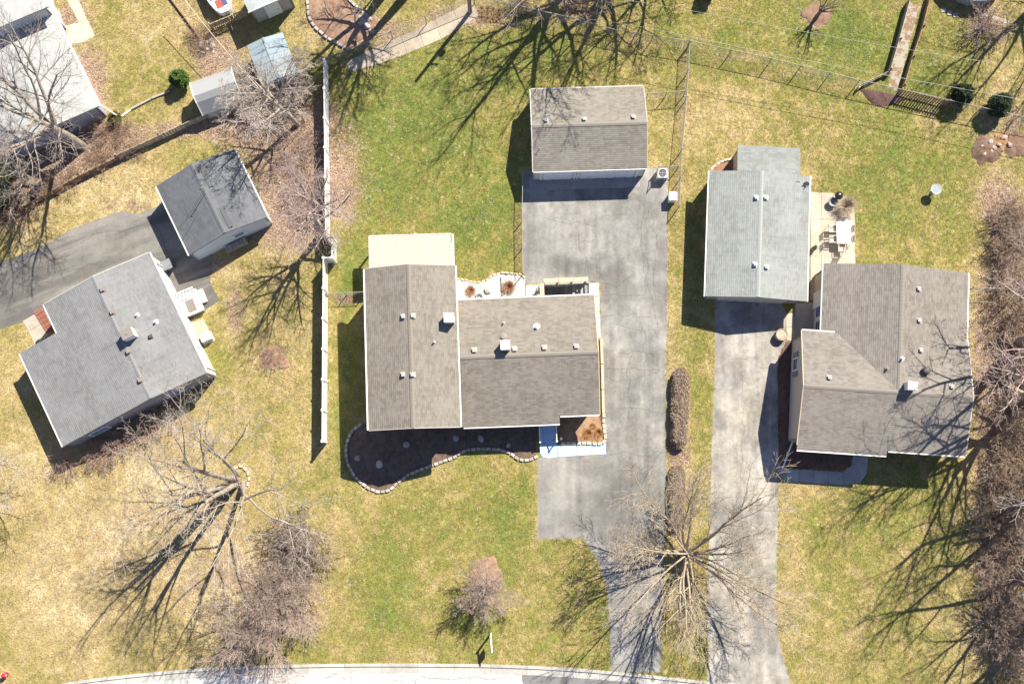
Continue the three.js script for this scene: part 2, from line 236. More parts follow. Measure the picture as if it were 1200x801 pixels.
const M = {
  white: mat(0.82, 0.82, 0.8, 0.5), vinyl: mat(0.84, 0.84, 0.83, 0.4), gutter: mat(0.62, 0.61, 0.58, 0.5), glass: new THREE.MeshStandardMaterial({ color: RGB(0.02, 0.025, 0.03), roughness: 0.06, metalness: 0 }),
  galv: mat(0.30, 0.275, 0.24, 0.6, { metalness: 0.2 }), steel: mat(0.30, 0.31, 0.31, 0.5, { metalness: 0.4 }), black: mat(0.025, 0.025, 0.027, 0.6), ventPale: mat(0.5, 0.49, 0.47, 0.6), trim: mat(0.42, 0.38, 0.34, 0.6), dark: mat(0.06, 0.06, 0.065, 0.7), ventGrey: mat(0.37, 0.35, 0.32, 0.7), ventBrown: mat(0.22, 0.19, 0.17, 0.7),
  cable: mat(0.38, 0.355, 0.31, 0.7), timber: wood(0.55, 0.45, 0.33), greyWood: wood(0.36, 0.32, 0.28), brownWood: wood(0.3, 0.2, 0.13), tan: mat(0.55, 0.43, 0.3, 0.8), brick: mat(0.34, 0.13, 0.09, 0.9), stone: mat(0.40, 0.36, 0.31, 0.9), stone2: mat(0.50, 0.45, 0.38, 0.9), stone3: mat(0.32, 0.28, 0.25, 0.9), rock: mat(0.34, 0.31, 0.28, 0.95),
};

// ---------------------------------------------------------------- paved ground
// a paved sheet with its own map over its bounding box; fn(x, z, c) gives its colour in metres
function paved(name, poly, y, res, fn, rough = 0.92, hole) {
  let x0 = 1e9, x1 = -1e9, z0 = 1e9, z1 = -1e9; for (const [x, z] of poly) { x0 = Math.min(x0, x); x1 = Math.max(x1, x); z0 = Math.min(z0, z); z1 = Math.max(z1, z); }
  const W = Math.min(2048, Math.ceil((x1 - x0) / res)), H = Math.min(2048, Math.ceil((z1 - z0) / res));
  const t = colourTex(W, H, (u, v, c) => fn(x0 + u * (x1 - x0), z0 + v * (z1 - z0), c));
  noGrass(poly);
  return struct(name, sheet(poly, hole, y, (x, z) => [(x - x0) / (x1 - x0), (z - z0) / (z1 - z0)]), new THREE.MeshStandardMaterial({ map: t, roughness: rough, bumpMap: rep(fineBump, 1), bumpScale: 0.0 }));
}
const crackLines = (list, jit, seed) => list.map((l) => { const w = pxPoly(l), o = []; for (let i = 0; i < w.length - 1; i++) { const n = Math.max(2, Math.round(Math.hypot(w[i + 1][0] - w[i][0], w[i + 1][1] - w[i][1]) / 0.35)); for (let k = 0; k < n; k++) { const t = k / n, x = lerp(w[i][0], w[i + 1][0], t), z = lerp(w[i][1], w[i + 1][1], t); o.push([x + (vn(x * 1.8 + seed, z * 1.8, 3) - 0.5) * jit, z + (vn(x * 1.8, z * 1.8 + seed, 4) - 0.5) * jit]); } } o.push(w[w.length - 1]); return o; });
// crack segments bucketed by cell
function crackField(lines, w) {
  const cells = new Map(), put = (i, j, s) => { const k = i * 4096 + j; (cells.get(k) ?? cells.set(k, []).get(k)).push(s); };
  for (const l of lines) for (let i = 0; i < l.length - 1; i++) { const a = l[i], b = l[i + 1]; const i0 = Math.floor(Math.min(a[0], b[0]) - 0.2), i1 = Math.floor(Math.max(a[0], b[0]) + 0.2), j0 = Math.floor(Math.min(a[1], b[1]) - 0.2), j1 = Math.floor(Math.max(a[1], b[1]) + 0.2); for (let p = i0; p <= i1; p++) for (let q = j0; q <= j1; q++) put(p + 2000, q + 2000, [a, b]); }
  return (x, z) => { const s = cells.get((Math.floor(x) + 2000) * 4096 + Math.floor(z) + 2000); if (!s) return 0; let d = 9; for (const [a, b] of s) d = Math.min(d, segDist(x, z, a, b)); return 1 - smooth(w * 0.4, w, d * (0.8 + 0.5 * vn(x * 9, z * 9, 2))); };
}
const asphalt = (k0, warm, cracks, crackK, streak = 0) => (x, z, c) => {
  const n = (fbm(x * 0.4, z * 0.4, 101, 3) - 0.5) * 0.42 + (fbm(x * 1.7, z * 1.2, 111, 3) - 0.5) * 0.34 + (vn(x * 9, z * 9, 121) - 0.5) * 0.14 + (vn(x * 25, z * 25, 131) - 0.5) * 0.22 + (streak ? (fbm(x * 2.6, z * 0.22, 141, 3) - 0.5) * streak : 0);
  let k = k0 * (1 + n); const cr = cracks ? cracks(x, z) : 0; k *= 1 - cr * crackK;
  const w = warm * (0.6 + 0.8 * fbm(x * 0.6, z * 0.6, 151, 2)); c[0] = k * (1 + w); c[1] = k * (1 + w * 0.35); c[2] = k * (1 - w * 0.6);
};
const DRIVE = [[612, 200], [783, 196], [782, 330], [781, 440], [780.5, 532], [781, 590], [779, 660], [776, 730], [774, 788], [716, 787], [714, 735], [711, 690], [702, 660], [684, 630], [629.5, 632], [630.5, 536], [704, 533], [704, 400], [704, 331], [691, 330.4], [637, 331.6], [613, 333]];
const drivePoly = ragged(pxPoly(DRIVE), 0.5, 0.07, 1);
{
  const cr = crackField(crackLines([[[640, 258], [655, 262], [700, 262]], [[670, 255], [674, 270], [680, 292], [686, 305], [686, 322]], [[757, 240], [758, 290], [757, 330], [762, 350], [768, 370], [770, 395]], [[765, 245], [767, 300], [766, 335]], [[752, 250], [753, 300], [756, 345]], [[704, 345], [725, 345], [756, 345]], [[706, 370], [740, 369], [764, 372]], [[704, 330], [720, 334], [745, 320]], [[705, 357], [712, 352]], [[706, 363], [716, 357]], [[706, 352], [714, 350]], [[720, 380], [745, 385], [770, 387]], [[710, 436], [730, 430], [755, 435], [778, 436]], [[722, 415], [745, 411], [765, 415]], [[740, 410], [735, 440], [738, 470], [740, 500]], [[708, 443], [735, 445], [770, 437]], [[650, 253], [654, 255]], [[690, 300], [720, 304]], [[675, 284], [696, 281]], [[752, 380], [756, 415], [754, 450]], [[712, 533], [745, 531], [780, 531.5]], [[702, 310], [707, 331]], [[725, 480], [750, 478], [778, 483]]], 0.5, 3), 0.035);
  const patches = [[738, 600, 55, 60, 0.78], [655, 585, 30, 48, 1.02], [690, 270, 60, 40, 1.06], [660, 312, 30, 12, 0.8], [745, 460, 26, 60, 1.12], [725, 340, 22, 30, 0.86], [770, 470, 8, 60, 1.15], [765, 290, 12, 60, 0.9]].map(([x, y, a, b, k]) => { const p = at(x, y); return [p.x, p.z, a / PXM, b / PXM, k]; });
  const base = asphalt(0.196, 0.1, cr, 0.3, 0.5), seam = at(700, 534).z;
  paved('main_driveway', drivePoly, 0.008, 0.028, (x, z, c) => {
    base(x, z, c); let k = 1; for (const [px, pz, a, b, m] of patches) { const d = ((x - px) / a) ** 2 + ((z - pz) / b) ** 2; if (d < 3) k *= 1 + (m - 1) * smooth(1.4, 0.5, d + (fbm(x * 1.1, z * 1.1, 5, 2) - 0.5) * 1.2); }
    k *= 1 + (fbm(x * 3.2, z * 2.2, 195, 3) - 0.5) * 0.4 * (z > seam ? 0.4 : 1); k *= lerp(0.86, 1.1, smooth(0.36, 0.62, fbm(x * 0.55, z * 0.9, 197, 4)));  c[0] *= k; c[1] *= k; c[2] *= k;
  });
}
const DRIVE_R = [[838, 352], [913, 354], [922, 366], [931, 399], [913, 420], [913, 560], [911, 640], [909, 700], [911, 735], [917, 765], [930, 812], [829, 800], [829, 720], [832, 600], [834, 520], [838, 430]];
{
  const cr = crackField(crackLines([[[855, 418], [880, 424], [905, 432]], [[832, 580], [870, 584], [910, 580]], [[830, 660], [870, 664], [909, 660]], [[845, 735], [880, 737], [910, 736]], [[870, 440], [872, 500], [868, 560]]], 0.4, 9), 0.03);
  const base = asphalt(0.27, 0.14, cr, 0.32, 0.6);
  paved('neighbour_driveway', ragged(pxPoly(DRIVE_R), 0.5, 0.07, 4), 0.008, 0.03, (x, z, c) => { base(x, z, c); const p = fbm(x * 0.7, z * 0.5, 171, 4), k = 0.93 * lerp(0.68, 1.1, smooth(0.3, 0.64, p)) * (1 + (fbm(x * 4, z * 4, 191, 3) - 0.5) * 0.5); c[0] *= k; c[1] *= k; c[2] *= k; });
}
const DRIVE_L = [[-40, 322], [0, 307], [42, 292], [87, 267], [130, 250], [147, 247], [160, 251], [178, 244], [215, 230], [250, 300], [246, 330], [257, 352], [225, 374], [150, 405], [100, 410], [60, 372], [26, 377], [0, 386], [-40, 402]];
paved('side_driveway', ragged(pxPoly(DRIVE_L), 0.5, 0.1, 7), 0.008, 0.035, (() => { const b = asphalt(0.132, 0.08, crackField(crackLines([[[60, 300], [110, 275], [170, 262]], [[20, 340], [90, 315], [150, 290]], [[175, 250], [195, 290], [215, 330]]], 0.5, 2), 0.03), 0.4), o = at(0, 330), d = [at(170, 265).x - o.x, at(170, 265).z - o.z], L = Math.hypot(...d); return (x, z, c) => { b(x, z, c); const s = ((x - o.x) * -d[1] + (z - o.z) * d[0]) / L, a = ((x - o.x) * d[0] + (z - o.z) * d[1]) / L, w = fbm(s * 1.3, a * 0.16, 181, 3), k = lerp(0.8, 1.35, smooth(0.35, 0.68, w)); c[0] *= k * (1 + 0.06 * w); c[1] *= k; c[2] *= k * 0.97; }; })());
// street, kerb
const KERB = curve(pxPoly([[20, 812], [80, 799], [192, 786], [270, 780.5], [380, 777.5], [480, 777], [595, 778.5], [680, 783], [750, 789.5], [830, 798], [900, 806], [1010, 822], [1130, 842]]), 130);
const offset = (line, d) => line.map((p, i) => { const a = line[Math.max(0, i - 1)], b = line[Math.min(line.length - 1, i + 1)], L = Math.hypot(b[0] - a[0], b[1] - a[1]); return [p[0] - (b[1] - a[1]) / L * d, p[1] + (b[0] - a[0]) / L * d]; });
{
  const gut = offset(KERB, 0.62), far = [[KERB[130][0], 21.9], [KERB[0][0], 21.9]], split = at(612, 790).x;
  const cr = crackField(crackLines([[[380, 795], [395, 789], [404, 796], [406, 806]], [[411, 787], [411, 801], [412, 815]], [[416, 808], [418, 795], [430, 788], [460, 788], [475, 794], [488, 799]], [[452, 797], [466, 798], [478, 800], [480, 812]], [[486, 808], [487, 796], [493, 792], [510, 795], [530, 796], [550, 794], [560, 792], [570, 796], [590, 793], [610, 790]], [[551, 793], [552, 812]], [[330, 800], [350, 790], [370, 787]], [[290, 808], [300, 795], [330, 792]], [[470, 785], [490, 786]], [[540, 786], [560, 785]]], 0.15, 5), 0.036);
  const con = asphalt(0.46, 0.05, cr, 0.55, 0.05), asp = asphalt(0.16, 0.03, null, 0, 0.1);
  const st = [...gut, ...far]; noGrass([...KERB, ...far]);
  paved('street', st, 0.006, 0.036, (x, z, c) => (x + (fbm(x, z * 2, 3, 2) - 0.5) * 0.3 < split ? con : asp)(x, z, c));
  // kerb: each cast section its own piece
  const kerb = new THREE.Group(); kerb.name = 'street_kerb'; kerb.userData.kind = 'structure'; scene.add(kerb);
  const kc = [concrete(0.52, 0.5, 0.46, 3), concrete(0.47, 0.455, 0.42, 3), concrete(0.55, 0.53, 0.49, 3)], inr = offset(KERB, 0.2);
  for (let i = 0; i < 130; i += 5) {
    const e = Math.min(130, i + 5), a = KERB.slice(i, e + 1), b = inr.slice(i, e + 1), g = gut.slice(i, e + 1), sh = (p, q, t) => [lerp(p[0], q[0], t), lerp(p[1], q[1], t)];
    a[a.length - 1] = sh(a[a.length - 2], a[a.length - 1], 0.965); b[b.length - 1] = sh(b[b.length - 2], b[b.length - 1], 0.965); g[g.length - 1] = sh(g[g.length - 2], g[g.length - 1], 0.965);
    part('kerb_stone', join([slab([...a, ...b.slice().reverse()], 0.11, 0.3), slab([...b, ...g.slice().reverse()], 0.016, 0.2)]), kc[(i / 5) % 3], kerb);
  }
}

// ---------------------------------------------------------------- buildings
function frame(A, B, C, h) {
  const a = at(...A, h), b = at(...B, h), c = at(...C, h), ux = b.x - a.x, uz = b.z - a.z, L = Math.hypot(ux, uz), u = [ux / L, uz / L], v = [-u[1], u[0]];
  const D = (c.x - a.x) * v[0] + (c.z - a.z) * v[1];
  const f = { o: V(a.x, 0, a.z), ang: Math.atan2(-u[1], u[0]), L, D, u, v };
  f.loc = (px, py, hh) => { const p = at(px, py, hh); const dx = p.x - a.x, dz = p.z - a.z; return [dx * u[0] + dz * u[1], dx * v[0] + dz * v[1]]; };
  f.world = (x, z) => [a.x + u[0] * x + v[0] * z, a.z + u[1] * x + v[1] * z];
  f.on = (px, py, hf, up = 0) => { let h2 = 3, q; for (let i = 0; i < 8; i++) { q = f.loc(px, py, h2); h2 = hf(q[0], q[1]) + up; } return [q[0], hf(q[0], q[1]), q[1]]; };
  f.keep = (poly) => noGrass(poly.map(([x, z]) => f.world(x, z)));
  return f;
}
// wall panel along a footprint edge, its top following tf
function wallGeo(a, b, y0, tf, th = 0.16) {
  const L = Math.hypot(b[0] - a[0], b[1] - a[1]), nx = (b[1] - a[1]) / L * th, nz = -(b[0] - a[0]) / L * th;
  const ia = [a[0] - nx, a[1] - nz], ib = [b[0] - nx, b[1] - nz], P = [], U = [];
  const q = (p, s) => { for (const i of [0, 1, 2, 0, 2, 3]) { P.push(...p[i]); U.push(...s[i]); } };
  const ta = tf(...a), tb = tf(...b);
  const A0 = [a[0], y0, a[1]], B0 = [b[0], y0, b[1]], A1 = [a[0], ta, a[1]], B1 = [b[0], tb, b[1]], a0 = [ia[0], y0, ia[1]], b0 = [ib[0], y0, ib[1]], a1 = [ia[0], ta, ia[1]], b1 = [ib[0], tb, ib[1]];
  const uv = [[0, y0], [L, y0], [L, tb], [0, ta]];
  q([A0, B0, B1, A1], uv); q([b0, a0, a1, b1], uv); q([A1, B1, b1, a1], uv); q([a0, b0, B0, A0], uv); q([B0, b0, b1, B1], uv); q([a0, A0, A1, a1], uv);
  const g = new THREE.BufferGeometry(); g.setAttribute('position', new THREE.Float32BufferAttribute(P, 3)); g.setAttribute('uv', new THREE.Float32BufferAttribute(U, 2)); g.computeVertexNormals(); return g;
}
function walls(g, fp, tf, m, y0 = -0.2) { let ar = 0; fp.forEach((p, i) => { const q = fp[(i + 1) % fp.length]; ar += p[0] * q[1] - q[0] * p[1]; }); const f = ar > 0 ? fp : fp.slice().reverse(); return f.map((a, i) => part('wall', wallGeo(a, f[(i + 1) % f.length], y0, tf), m, g)); }
// window on a wall: x, y, z is the middle on the wall's face, turn 0 looks along local +z
function windowOn(g, x, y, z, turn, w, h, frameM = M.white, shutterM) {
  const f = part('window', join([Bx(w + 0.16, 0.09, 0.08, 0, h / 2 + 0.03), Bx(w + 0.2, 0.08, 0.12, 0, -h / 2 - 0.03), Bx(0.08, h - 0.03, 0.08, -w / 2 - 0.03), Bx(0.08, h - 0.03, 0.08, w / 2 + 0.03), Bx(w - 0.02, 0.05, 0.06, 0, 0, 0)]), frameM, g);
  f.position.set(x, y, z); f.rotation.y = turn;
  part('pane', Bx(w, h / 2 - 0.05, 0.02, 0, h / 4, 0.004), M.glass, f); part('pane', Bx(w, h / 2 - 0.05, 0.02, 0, -h / 4, 0.004), M.glass, f);
  if (shutterM) for (const s of [-1, 1]) part('shutter', Bx(0.36, h + 0.1, 0.05, s * (w / 2 + 0.28), 0, 0.02), shutterM, f);
  return f;
}
function doorOn(g, x, z, turn, w, h, m) {
  const d = part('door', join([Bx(w, h, 0.05), Bx(w * 0.34, h * 0.32, 0.03, -w * 0.22, h * 0.22, 0.03), Bx(w * 0.34, h * 0.32, 0.03, w * 0.22, h * 0.22, 0.03), Bx(w * 0.34, h * 0.32, 0.03, -w * 0.22, -h * 0.2, 0.03), Bx(w * 0.34, h * 0.32, 0.03, w * 0.22, -h * 0.2, 0.03)]), m, g); d.position.set(x, h / 2 + 0.1, z); d.rotation.y = turn;
  part('door_frame', join([Bx(0.1, h + 0.1, 0.1, -w / 2 - 0.055, 0.05), Bx(0.1, h + 0.1, 0.1, w / 2 + 0.055, 0.05), Bx(w, 0.1, 0.1, 0, h / 2 + 0.055)]), M.white, d); part('handle', new THREE.SphereGeometry(0.035, 8, 6).translate(w * 0.4, -0.05, 0.07), M.steel, d); return d;
}
function garageDoor(g, x, z, w, h, m) {
  const d = part('garage_door', Bx(w, h, 0.06, 0, 0, -0.02), m, g); d.position.set(x, h / 2 + 0.02, z);
  for (let r = 0; r < 4; r++) for (let c = 0, n = Math.round(w / 0.62); c < n; c++) part('panel', Rb(w / n - 0.1, h / 4 - 0.1, 0.05, 0.015, -w / 2 + (c + 0.5) * w / n, -h / 2 + (r + 0.5) * h / 4, 0.02), m, d);
  return d;
}
function roofVent(roof, p, m = M.ventGrey, s = 0.3) { s *= 0.85; if (m === M.white) m = M.ventPale; const o = part('roof_vent', join([Bx(s + 0.12, 0.03, s + 0.12, 0, 0.02), Bx(s * 0.8, 0.12, s * 0.8, 0, 0.09), Rb(s, 0.07, s, 0.02, 0, 0.175)]), m, roof); o.position.set(p[0], p[1], p[2]); return o; }
function ventPipe(roof, p, m = M.ventGrey, h = 0.34, r = 0.05) { const o = part('vent_pipe', join([Cy(r, r, h, 10, 0, h / 2), Cy(r * 1.2, r * 2.6, 0.1, 10, 0, 0.03)]), m, roof); o.position.set(p[0], p[1], p[2]); return o; }
function chimney(g, p, w, d, h, m, capM) {
  const c = part('chimney', Bx(w, h + 0.6, d, 0, (h - 0.6) / 2), m, g); c.position.set(p[0], p[1], p[2]);
  part('chimney_cap', join([Rb(w + 0.05, 0.07, d + 0.05, 0.02, 0, h + 0.04), Cy(0.09, 0.09, 0.04, 10, 0, h + 0.09)]), capM ?? m, c); return c;
}
const bar = (a, b, w, h) => { // squared rail between two points [x, y, z]
  const A = V(...a), B = V(...b), d = B.clone().sub(A), L = d.length(), g = new THREE.BoxGeometry(L, h, w);
  g.rotateZ(Math.asin(d.y / L)); g.rotateY(Math.atan2(-d.z, d.x)); g.translate((a[0] + b[0]) / 2, (a[1] + b[1]) / 2, (a[2] + b[2]) / 2); return g;
};
// ridge cap: a line of folded shingles
function ridgeCap(roof, a, b, m0) { const c0 = m0.color, m = mat(c0.r * 0.86, c0.g * 0.85, c0.b * 0.84, 0.95); const n = Math.max(2, Math.round(Math.hypot(b[0] - a[0], b[2] - a[2]) / 0.24)), l = [], ang = Math.atan2(-(b[2] - a[2]), b[0] - a[0]); for (let i = 0; i < n; i++) { const t = (i + 0.5) / n; for (const s of [-1, 1]) { const g = new THREE.BoxGeometry(0.25, 0.012, 0.15); g.rotateX(s * 0.32); g.translate(0, -0.022, s * 0.07); g.rotateZ(0.03); g.rotateY(ang); g.translate(lerp(a[0], b[0], t), lerp(a[1], b[1], t) + 0.012, lerp(a[2], b[2], t)); l.push(g); } } return part('ridge_cap', join(l), m, roof); }

// ---- main house: two-storey wing with a lower wing beside it
{
  const f = frame([427.5, 315], [533, 311], [425.7, 504], 4.45), g = thing('brown_roofed_house', 'large house with brown shingle roof between the white fence and wide grey driveway', 'house', f.o, f.ang);
  const sh = shingle(0.243, 0.218, 0.183), shC = shingle(0.25, 0.225, 0.19, 1), wallM = siding(0.62, 0.6, 0.55), brickM = mat(0.3, 0.2, 0.15, 0.9);
  const L = f.L, D = f.D, xr = L / 2, P1 = 0.345, hW = (x) => 4.45 + P1 * (xr - Math.abs(x - xr));
  const roof = part('roof', slab([[0, 0], [xr, 0], [xr, D], [0, D]], hW, 0.14, (x, z) => [z, x * 1.06]), sh, g);
  part('roof_slope', slab([[xr, 0], [L, 0], [L, D], [xr, D]], hW, 0.14, (x, z) => [z + 3.3, -x * 1.06]), sh, roof);
  ridgeCap(roof, [xr, hW(xr) + 0.01, 0.02], [xr, hW(xr) + 0.01, D - 0.02], shC);
  part('gutter', join([bar([-0.07, 4.36, 0.0], [-0.07, 4.36, D], 0.12, 0.1)]), M.gutter, roof); part('gutter', bar([L + 0.065, 4.36, 0.0], [L + 0.065, 4.36, D], 0.09, 0.1), M.gutter, roof);
  for (const zz of [-0.03, D + 0.03]) part('rake_trim', join([bar([0, 4.38, zz], [xr, hW(xr) - 0.07, zz], 0.05, 0.13), bar([xr, hW(xr) - 0.07, zz], [L, 4.38, zz], 0.05, 0.13)]), M.trim, roof);
  const o = 0.35, fp = [[o, o], [xr, o], [L - o, o], [L - o, D - o], [xr, D - o], [o, D - o]]; walls(g, fp, (x) => hW(x) - 0.1, wallM); f.keep([[0.2, 0.2], [L, 0.2], [L, D - 0.2], [0.2, D - 0.2]]);
  for (const x of [1.6, 4.4]) { windowOn(g, x, 3.2, D - o + 0.03, 0, 1.1, 1.2, M.white, M.dark); windowOn(g, x, 1.0, D - o + 0.03, 0, 1.1, 0.9); windowOn(g, x, 3.2, o - 0.03, Math.PI, 1.0, 1.1); }
  for (const z of [2.5, 5.5, 8.6]) windowOn(g, o - 0.03, 3.2, z, -Math.PI / 2, 0.9, 1.1);
  for (const [px, py] of [[472.5, 370.5], [483.5, 369.5], [472.5, 438.7], [483.5, 438.7]]) roofVent(roof, f.on(px, py, hW, 0.15), M.ventGrey);
  ventPipe(roof, f.on(508.7, 401, hW)); { const p = f.on(526, 372, hW, 0.9); chimney(g, p, 0.62, 0.55, 0.9, siding(0.72, 0.7, 0.66), M.white); }
  // lower wing
  const A = f.loc(535, 352.5, 2.75), B = f.loc(696, 345, 2.75), C = f.loc(704.8, 485, 2.75), J = f.loc(656, 496, 2.55), x0 = L - 0.5, x1 = B[0], z0 = (A[1] + B[1]) / 2, z1 = C[1], zr = (z0 + z1) / 2, zp = J[1], xj = J[0], P2 = 0.34, hE = (x, z) => 2.75 + P2 * (zr - z0 - Math.abs(z - zr));
  const roof2 = part('roof', slab([[x0, z0], [x1, z0], [x1, zr], [x0, zr]], hE, 0.14, (x, z) => [x, z * 1.055]), sh, g);
  part('roof_slope', slab([[x0, zr], [x1, zr], [x1, z1], [xj, z1], [xj, zp], [x0, zp]], hE, 0.14, (x, z) => [x + 2.1, -z * 1.055]), sh, roof2);
  ridgeCap(roof2, [x0 + 0.3, hE(0, zr) + 0.01, zr], [x1 - 0.02, hE(0, zr) + 0.01, zr], shC);
  part('gutter', bar([L + 0.15, 2.67, z0 - 0.065], [x1, 2.67, z0 - 0.065], 0.09, 0.1), M.gutter, roof2); part('gutter', bar([L + 0.15, hE(0, zp) - 0.09, zp + 0.065], [xj, hE(0, zp) - 0.09, zp + 0.065], 0.09, 0.1), M.gutter, roof2); part('gutter', bar([xj + 0.05, 2.67, z1 + 0.065], [x1, 2.67, z1 + 0.065], 0.09, 0.1), M.gutter, roof2);
  part('rake_trim', join([bar([x1 + 0.03, 2.68, z0], [x1 + 0.03, hE(0, zr) - 0.07, zr], 0.05, 0.16), bar([x1 + 0.03, hE(0, zr) - 0.07, zr], [x1 + 0.03, 2.68, z1], 0.05, 0.16)]), M.tan, roof2);
  const q = 0.45, fp2 = [[L - o, z0 + q], [x1 - 0.3, z0 + q], [x1 - 0.3, zr], [x1 - 0.3, z1 - q], [L - o, z1 - q], [L - o, zr]]; walls(g, fp2, (x, z) => hE(x, z) - 0.1, wallM); f.keep([[L - 1, z0 + 0.2], [x1, z0 + 0.2], [x1, z1 - 0.2], [L - 1, z1 - 0.2]]);
  windowOn(g, L + 2.6, 1.5, z1 - q + 0.03, 0, 1.8, 1.2); doorOn(g, f.loc(641, 492, 0.9)[0], z1 - q + 0.04, 0, 0.95, 1.9, mat(0.35, 0.08, 0.06, 0.5)).position.y = 1.53; windowOn(g, x1 - 1.6, 1.5, z1 - q + 0.03, 0, 1.2, 1.2); windowOn(g, L + 2.2, 1.5, z0 + q - 0.03, Math.PI, 1.2, 1.0); windowOn(g, x1 - 0.27, 1.5, zr + 1.5, Math.PI / 2, 1.0, 1.1);
  for (const [px, py] of [[555.7, 410], [603, 408.5], [638, 407], [675.5, 405.5]]) roofVent(roof2, f.on(px, py, hE, 0.15), M.ventGrey, 0.32);
  ventPipe(roof2, f.on(590, 378.5, hE)); ventPipe(roof2, f.on(589.5, 395, hE), M.ventBrown, 0.2, 0.12); ventPipe(roof2, f.on(629, 383, hE), M.white, 0.3, 0.1);
  { const p = f.on(592, 404, hE, 0.9); chimney(g, p, 0.58, 0.58, 0.85, siding(0.74, 0.72, 0.68), M.white); }
}
// patio cover behind the house
{
  const f = frame([433, 276.7], [528, 274], [432.5, 313.5], 2.75), g = thing('patio_cover', 'cream flat panel patio cover behind the brown roofed house', 'patio cover', f.o, f.ang), pm = [mat(0.42, 0.365, 0.3, 0.6), mat(0.415, 0.36, 0.295, 0.6), mat(0.425, 0.37, 0.305, 0.6)];
  const D = f.D + 0.1, n = 3, hf = (x, z) => 2.7 + z * 0.03; for (let i = 0; i < n; i++) part('roof_panel', join([slab([[i * f.L / n + 0.003, 0], [(i + 1) * f.L / n - 0.003, 0], [(i + 1) * f.L / n - 0.003, D], [i * f.L / n + 0.003, D]], hf, 0.07)]), pm[i % 3], g);
  part('fascia', join([Bx(f.L + 0.1, 0.14, 0.06, f.L / 2, 2.66, -0.035), Bx(0.06, 0.14, D, -0.035, 2.7, D / 2), Bx(0.14, 0.13, D, f.L + 0.14, 2.68, D / 2)]), M.gutter, g);
  for (const x of [0.15, f.L / 2, f.L - 0.15]) part('post', Bx(0.1, 2.6, 0.1, x, 1.3, 0.15), M.white, g);
  const patio = new THREE.Group(); patio.name = 'back_patio'; patio.userData.kind = 'structure'; patio.position.copy(f.o); patio.rotation.y = f.ang; scene.add(patio);
  for (let i = 0; i < 3; i++) part('slab', Rb(f.L / 3 - 0.02, 0.12, f.D - 0.1, 0.01, (i + 0.5) * f.L / 3, 0.0, f.D / 2), concrete(0.5, 0.46, 0.4), patio); f.keep([[0, 0], [f.L, 0], [f.L, f.D], [0, f.D]]);
}
// ---- main garage
{
  const f = frame([621.5, 105], [754, 101], [625.5, 201], 2.3), g = thing('brown_roofed_garage', 'detached garage with brown shingle roof at the head of the wide driveway', 'garage', f.o, f.ang), L = f.L, D = f.D, zr = D / 2, h = (x, z) => 2.3 + 0.375 * (zr - Math.abs(z - zr));
  const sh = shingle(0.25, 0.228, 0.196), wallM = siding(0.66, 0.66, 0.64);
  const roof = part('roof', slab([[0, 0], [L, 0], [L, zr], [0, zr]], h, 0.13, (x, z) => [x, z * 1.07]), sh, g); part('roof_slope', slab([[0, zr], [L, zr], [L, D], [0, D]], h, 0.13, (x, z) => [x + 1.7, -z * 1.07]), sh, roof); ridgeCap(roof, [0.02, h(0, zr) + 0.01, zr], [L - 0.02, h(0, zr) + 0.01, zr], shingle(0.25, 0.228, 0.196, 1));
  part('gutter', bar([0, 2.24, D + 0.035], [L, 2.24, D + 0.035], 0.06, 0.08), M.gutter, roof); part('gutter', bar([0, 2.22, -0.065], [L, 2.22, -0.065], 0.09, 0.1), M.trim, roof);
  for (const x of [-0.03, L + 0.03]) part('rake_trim', join([bar([x, 2.23, 0], [x, h(0, zr) - 0.07, zr], 0.05, 0.15), bar([x, h(0, zr) - 0.07, zr], [x, 2.23, D], 0.05, 0.13)]), x < 0 ? M.gutter : M.trim, roof);
  const o = 0.04; walls(g, [[o, o], [L - o, o], [L - o, zr], [L - o, D - o], [o, D - o], [o, zr]], (x, z) => h(x, z) - 0.1, wallM); f.keep([[0.2, 0.2], [L - 0.2, 0.2], [L - 0.2, D], [0.2, D]]);
  const dm = mat(0.78, 0.82, 0.85, 0.5), xs = (px) => f.loc(px, 207, 1.2)[0];
  garageDoor(g, (xs(637) + xs(671)) / 2, D - o + 0.03, xs(671) - xs(637), 2.05, dm); garageDoor(g, (xs(680) + xs(744)) / 2, D - o + 0.03, xs(744) - xs(680), 2.05, dm);
  for (const x of [xs(636) - 0.1, xs(672) + 0.1, xs(679) - 0.1, xs(745) + 0.1]) part('door_trim', Bx(0.14, 2.1, 0.07, x, 1.06, D - o + 0.04), M.white, g);
  windowOn(g, o - 0.03, 1.5, 2, -Math.PI / 2, 0.8, 0.8);
  for (const [px, py] of [[640, 140.5], [685, 139], [742.5, 136.5]]) roofVent(roof, f.on(px, py, h, 0.15), M.ventGrey, 0.26);
  { const p = f.on(632, 174, h, 0.2); const an = part('antenna_bracket', join([rod(V(0, 0, 0), V(0, 0.4, 0), 0.02), rod(V(-0.12, 0.3, 0.05), V(0.14, 0.36, 0.02), 0.015), rod(V(-0.1, 0, 0.1), V(0, 0.3, 0), 0.012)]), M.steel, roof); an.position.set(...p); }
  // concrete apron, its slabs
  const ap = new THREE.Group(); ap.name = 'garage_apron'; ap.userData.kind = 'structure'; ap.position.copy(f.o); ap.rotation.y = f.ang; scene.add(ap);
  for (let i = 0; i < 3; i++) part('slab', slab([[i * L / 3 - 0.25, D - 0.25], [(i + 1) * L / 3 - 0.27, D - 0.25], [(i + 1) * L / 3 - 0.27, D + 0.75], [i * L / 3 - 0.25, D + 0.75]], 0.024, 0.1), concrete(0.36, 0.35, 0.33), ap);
}
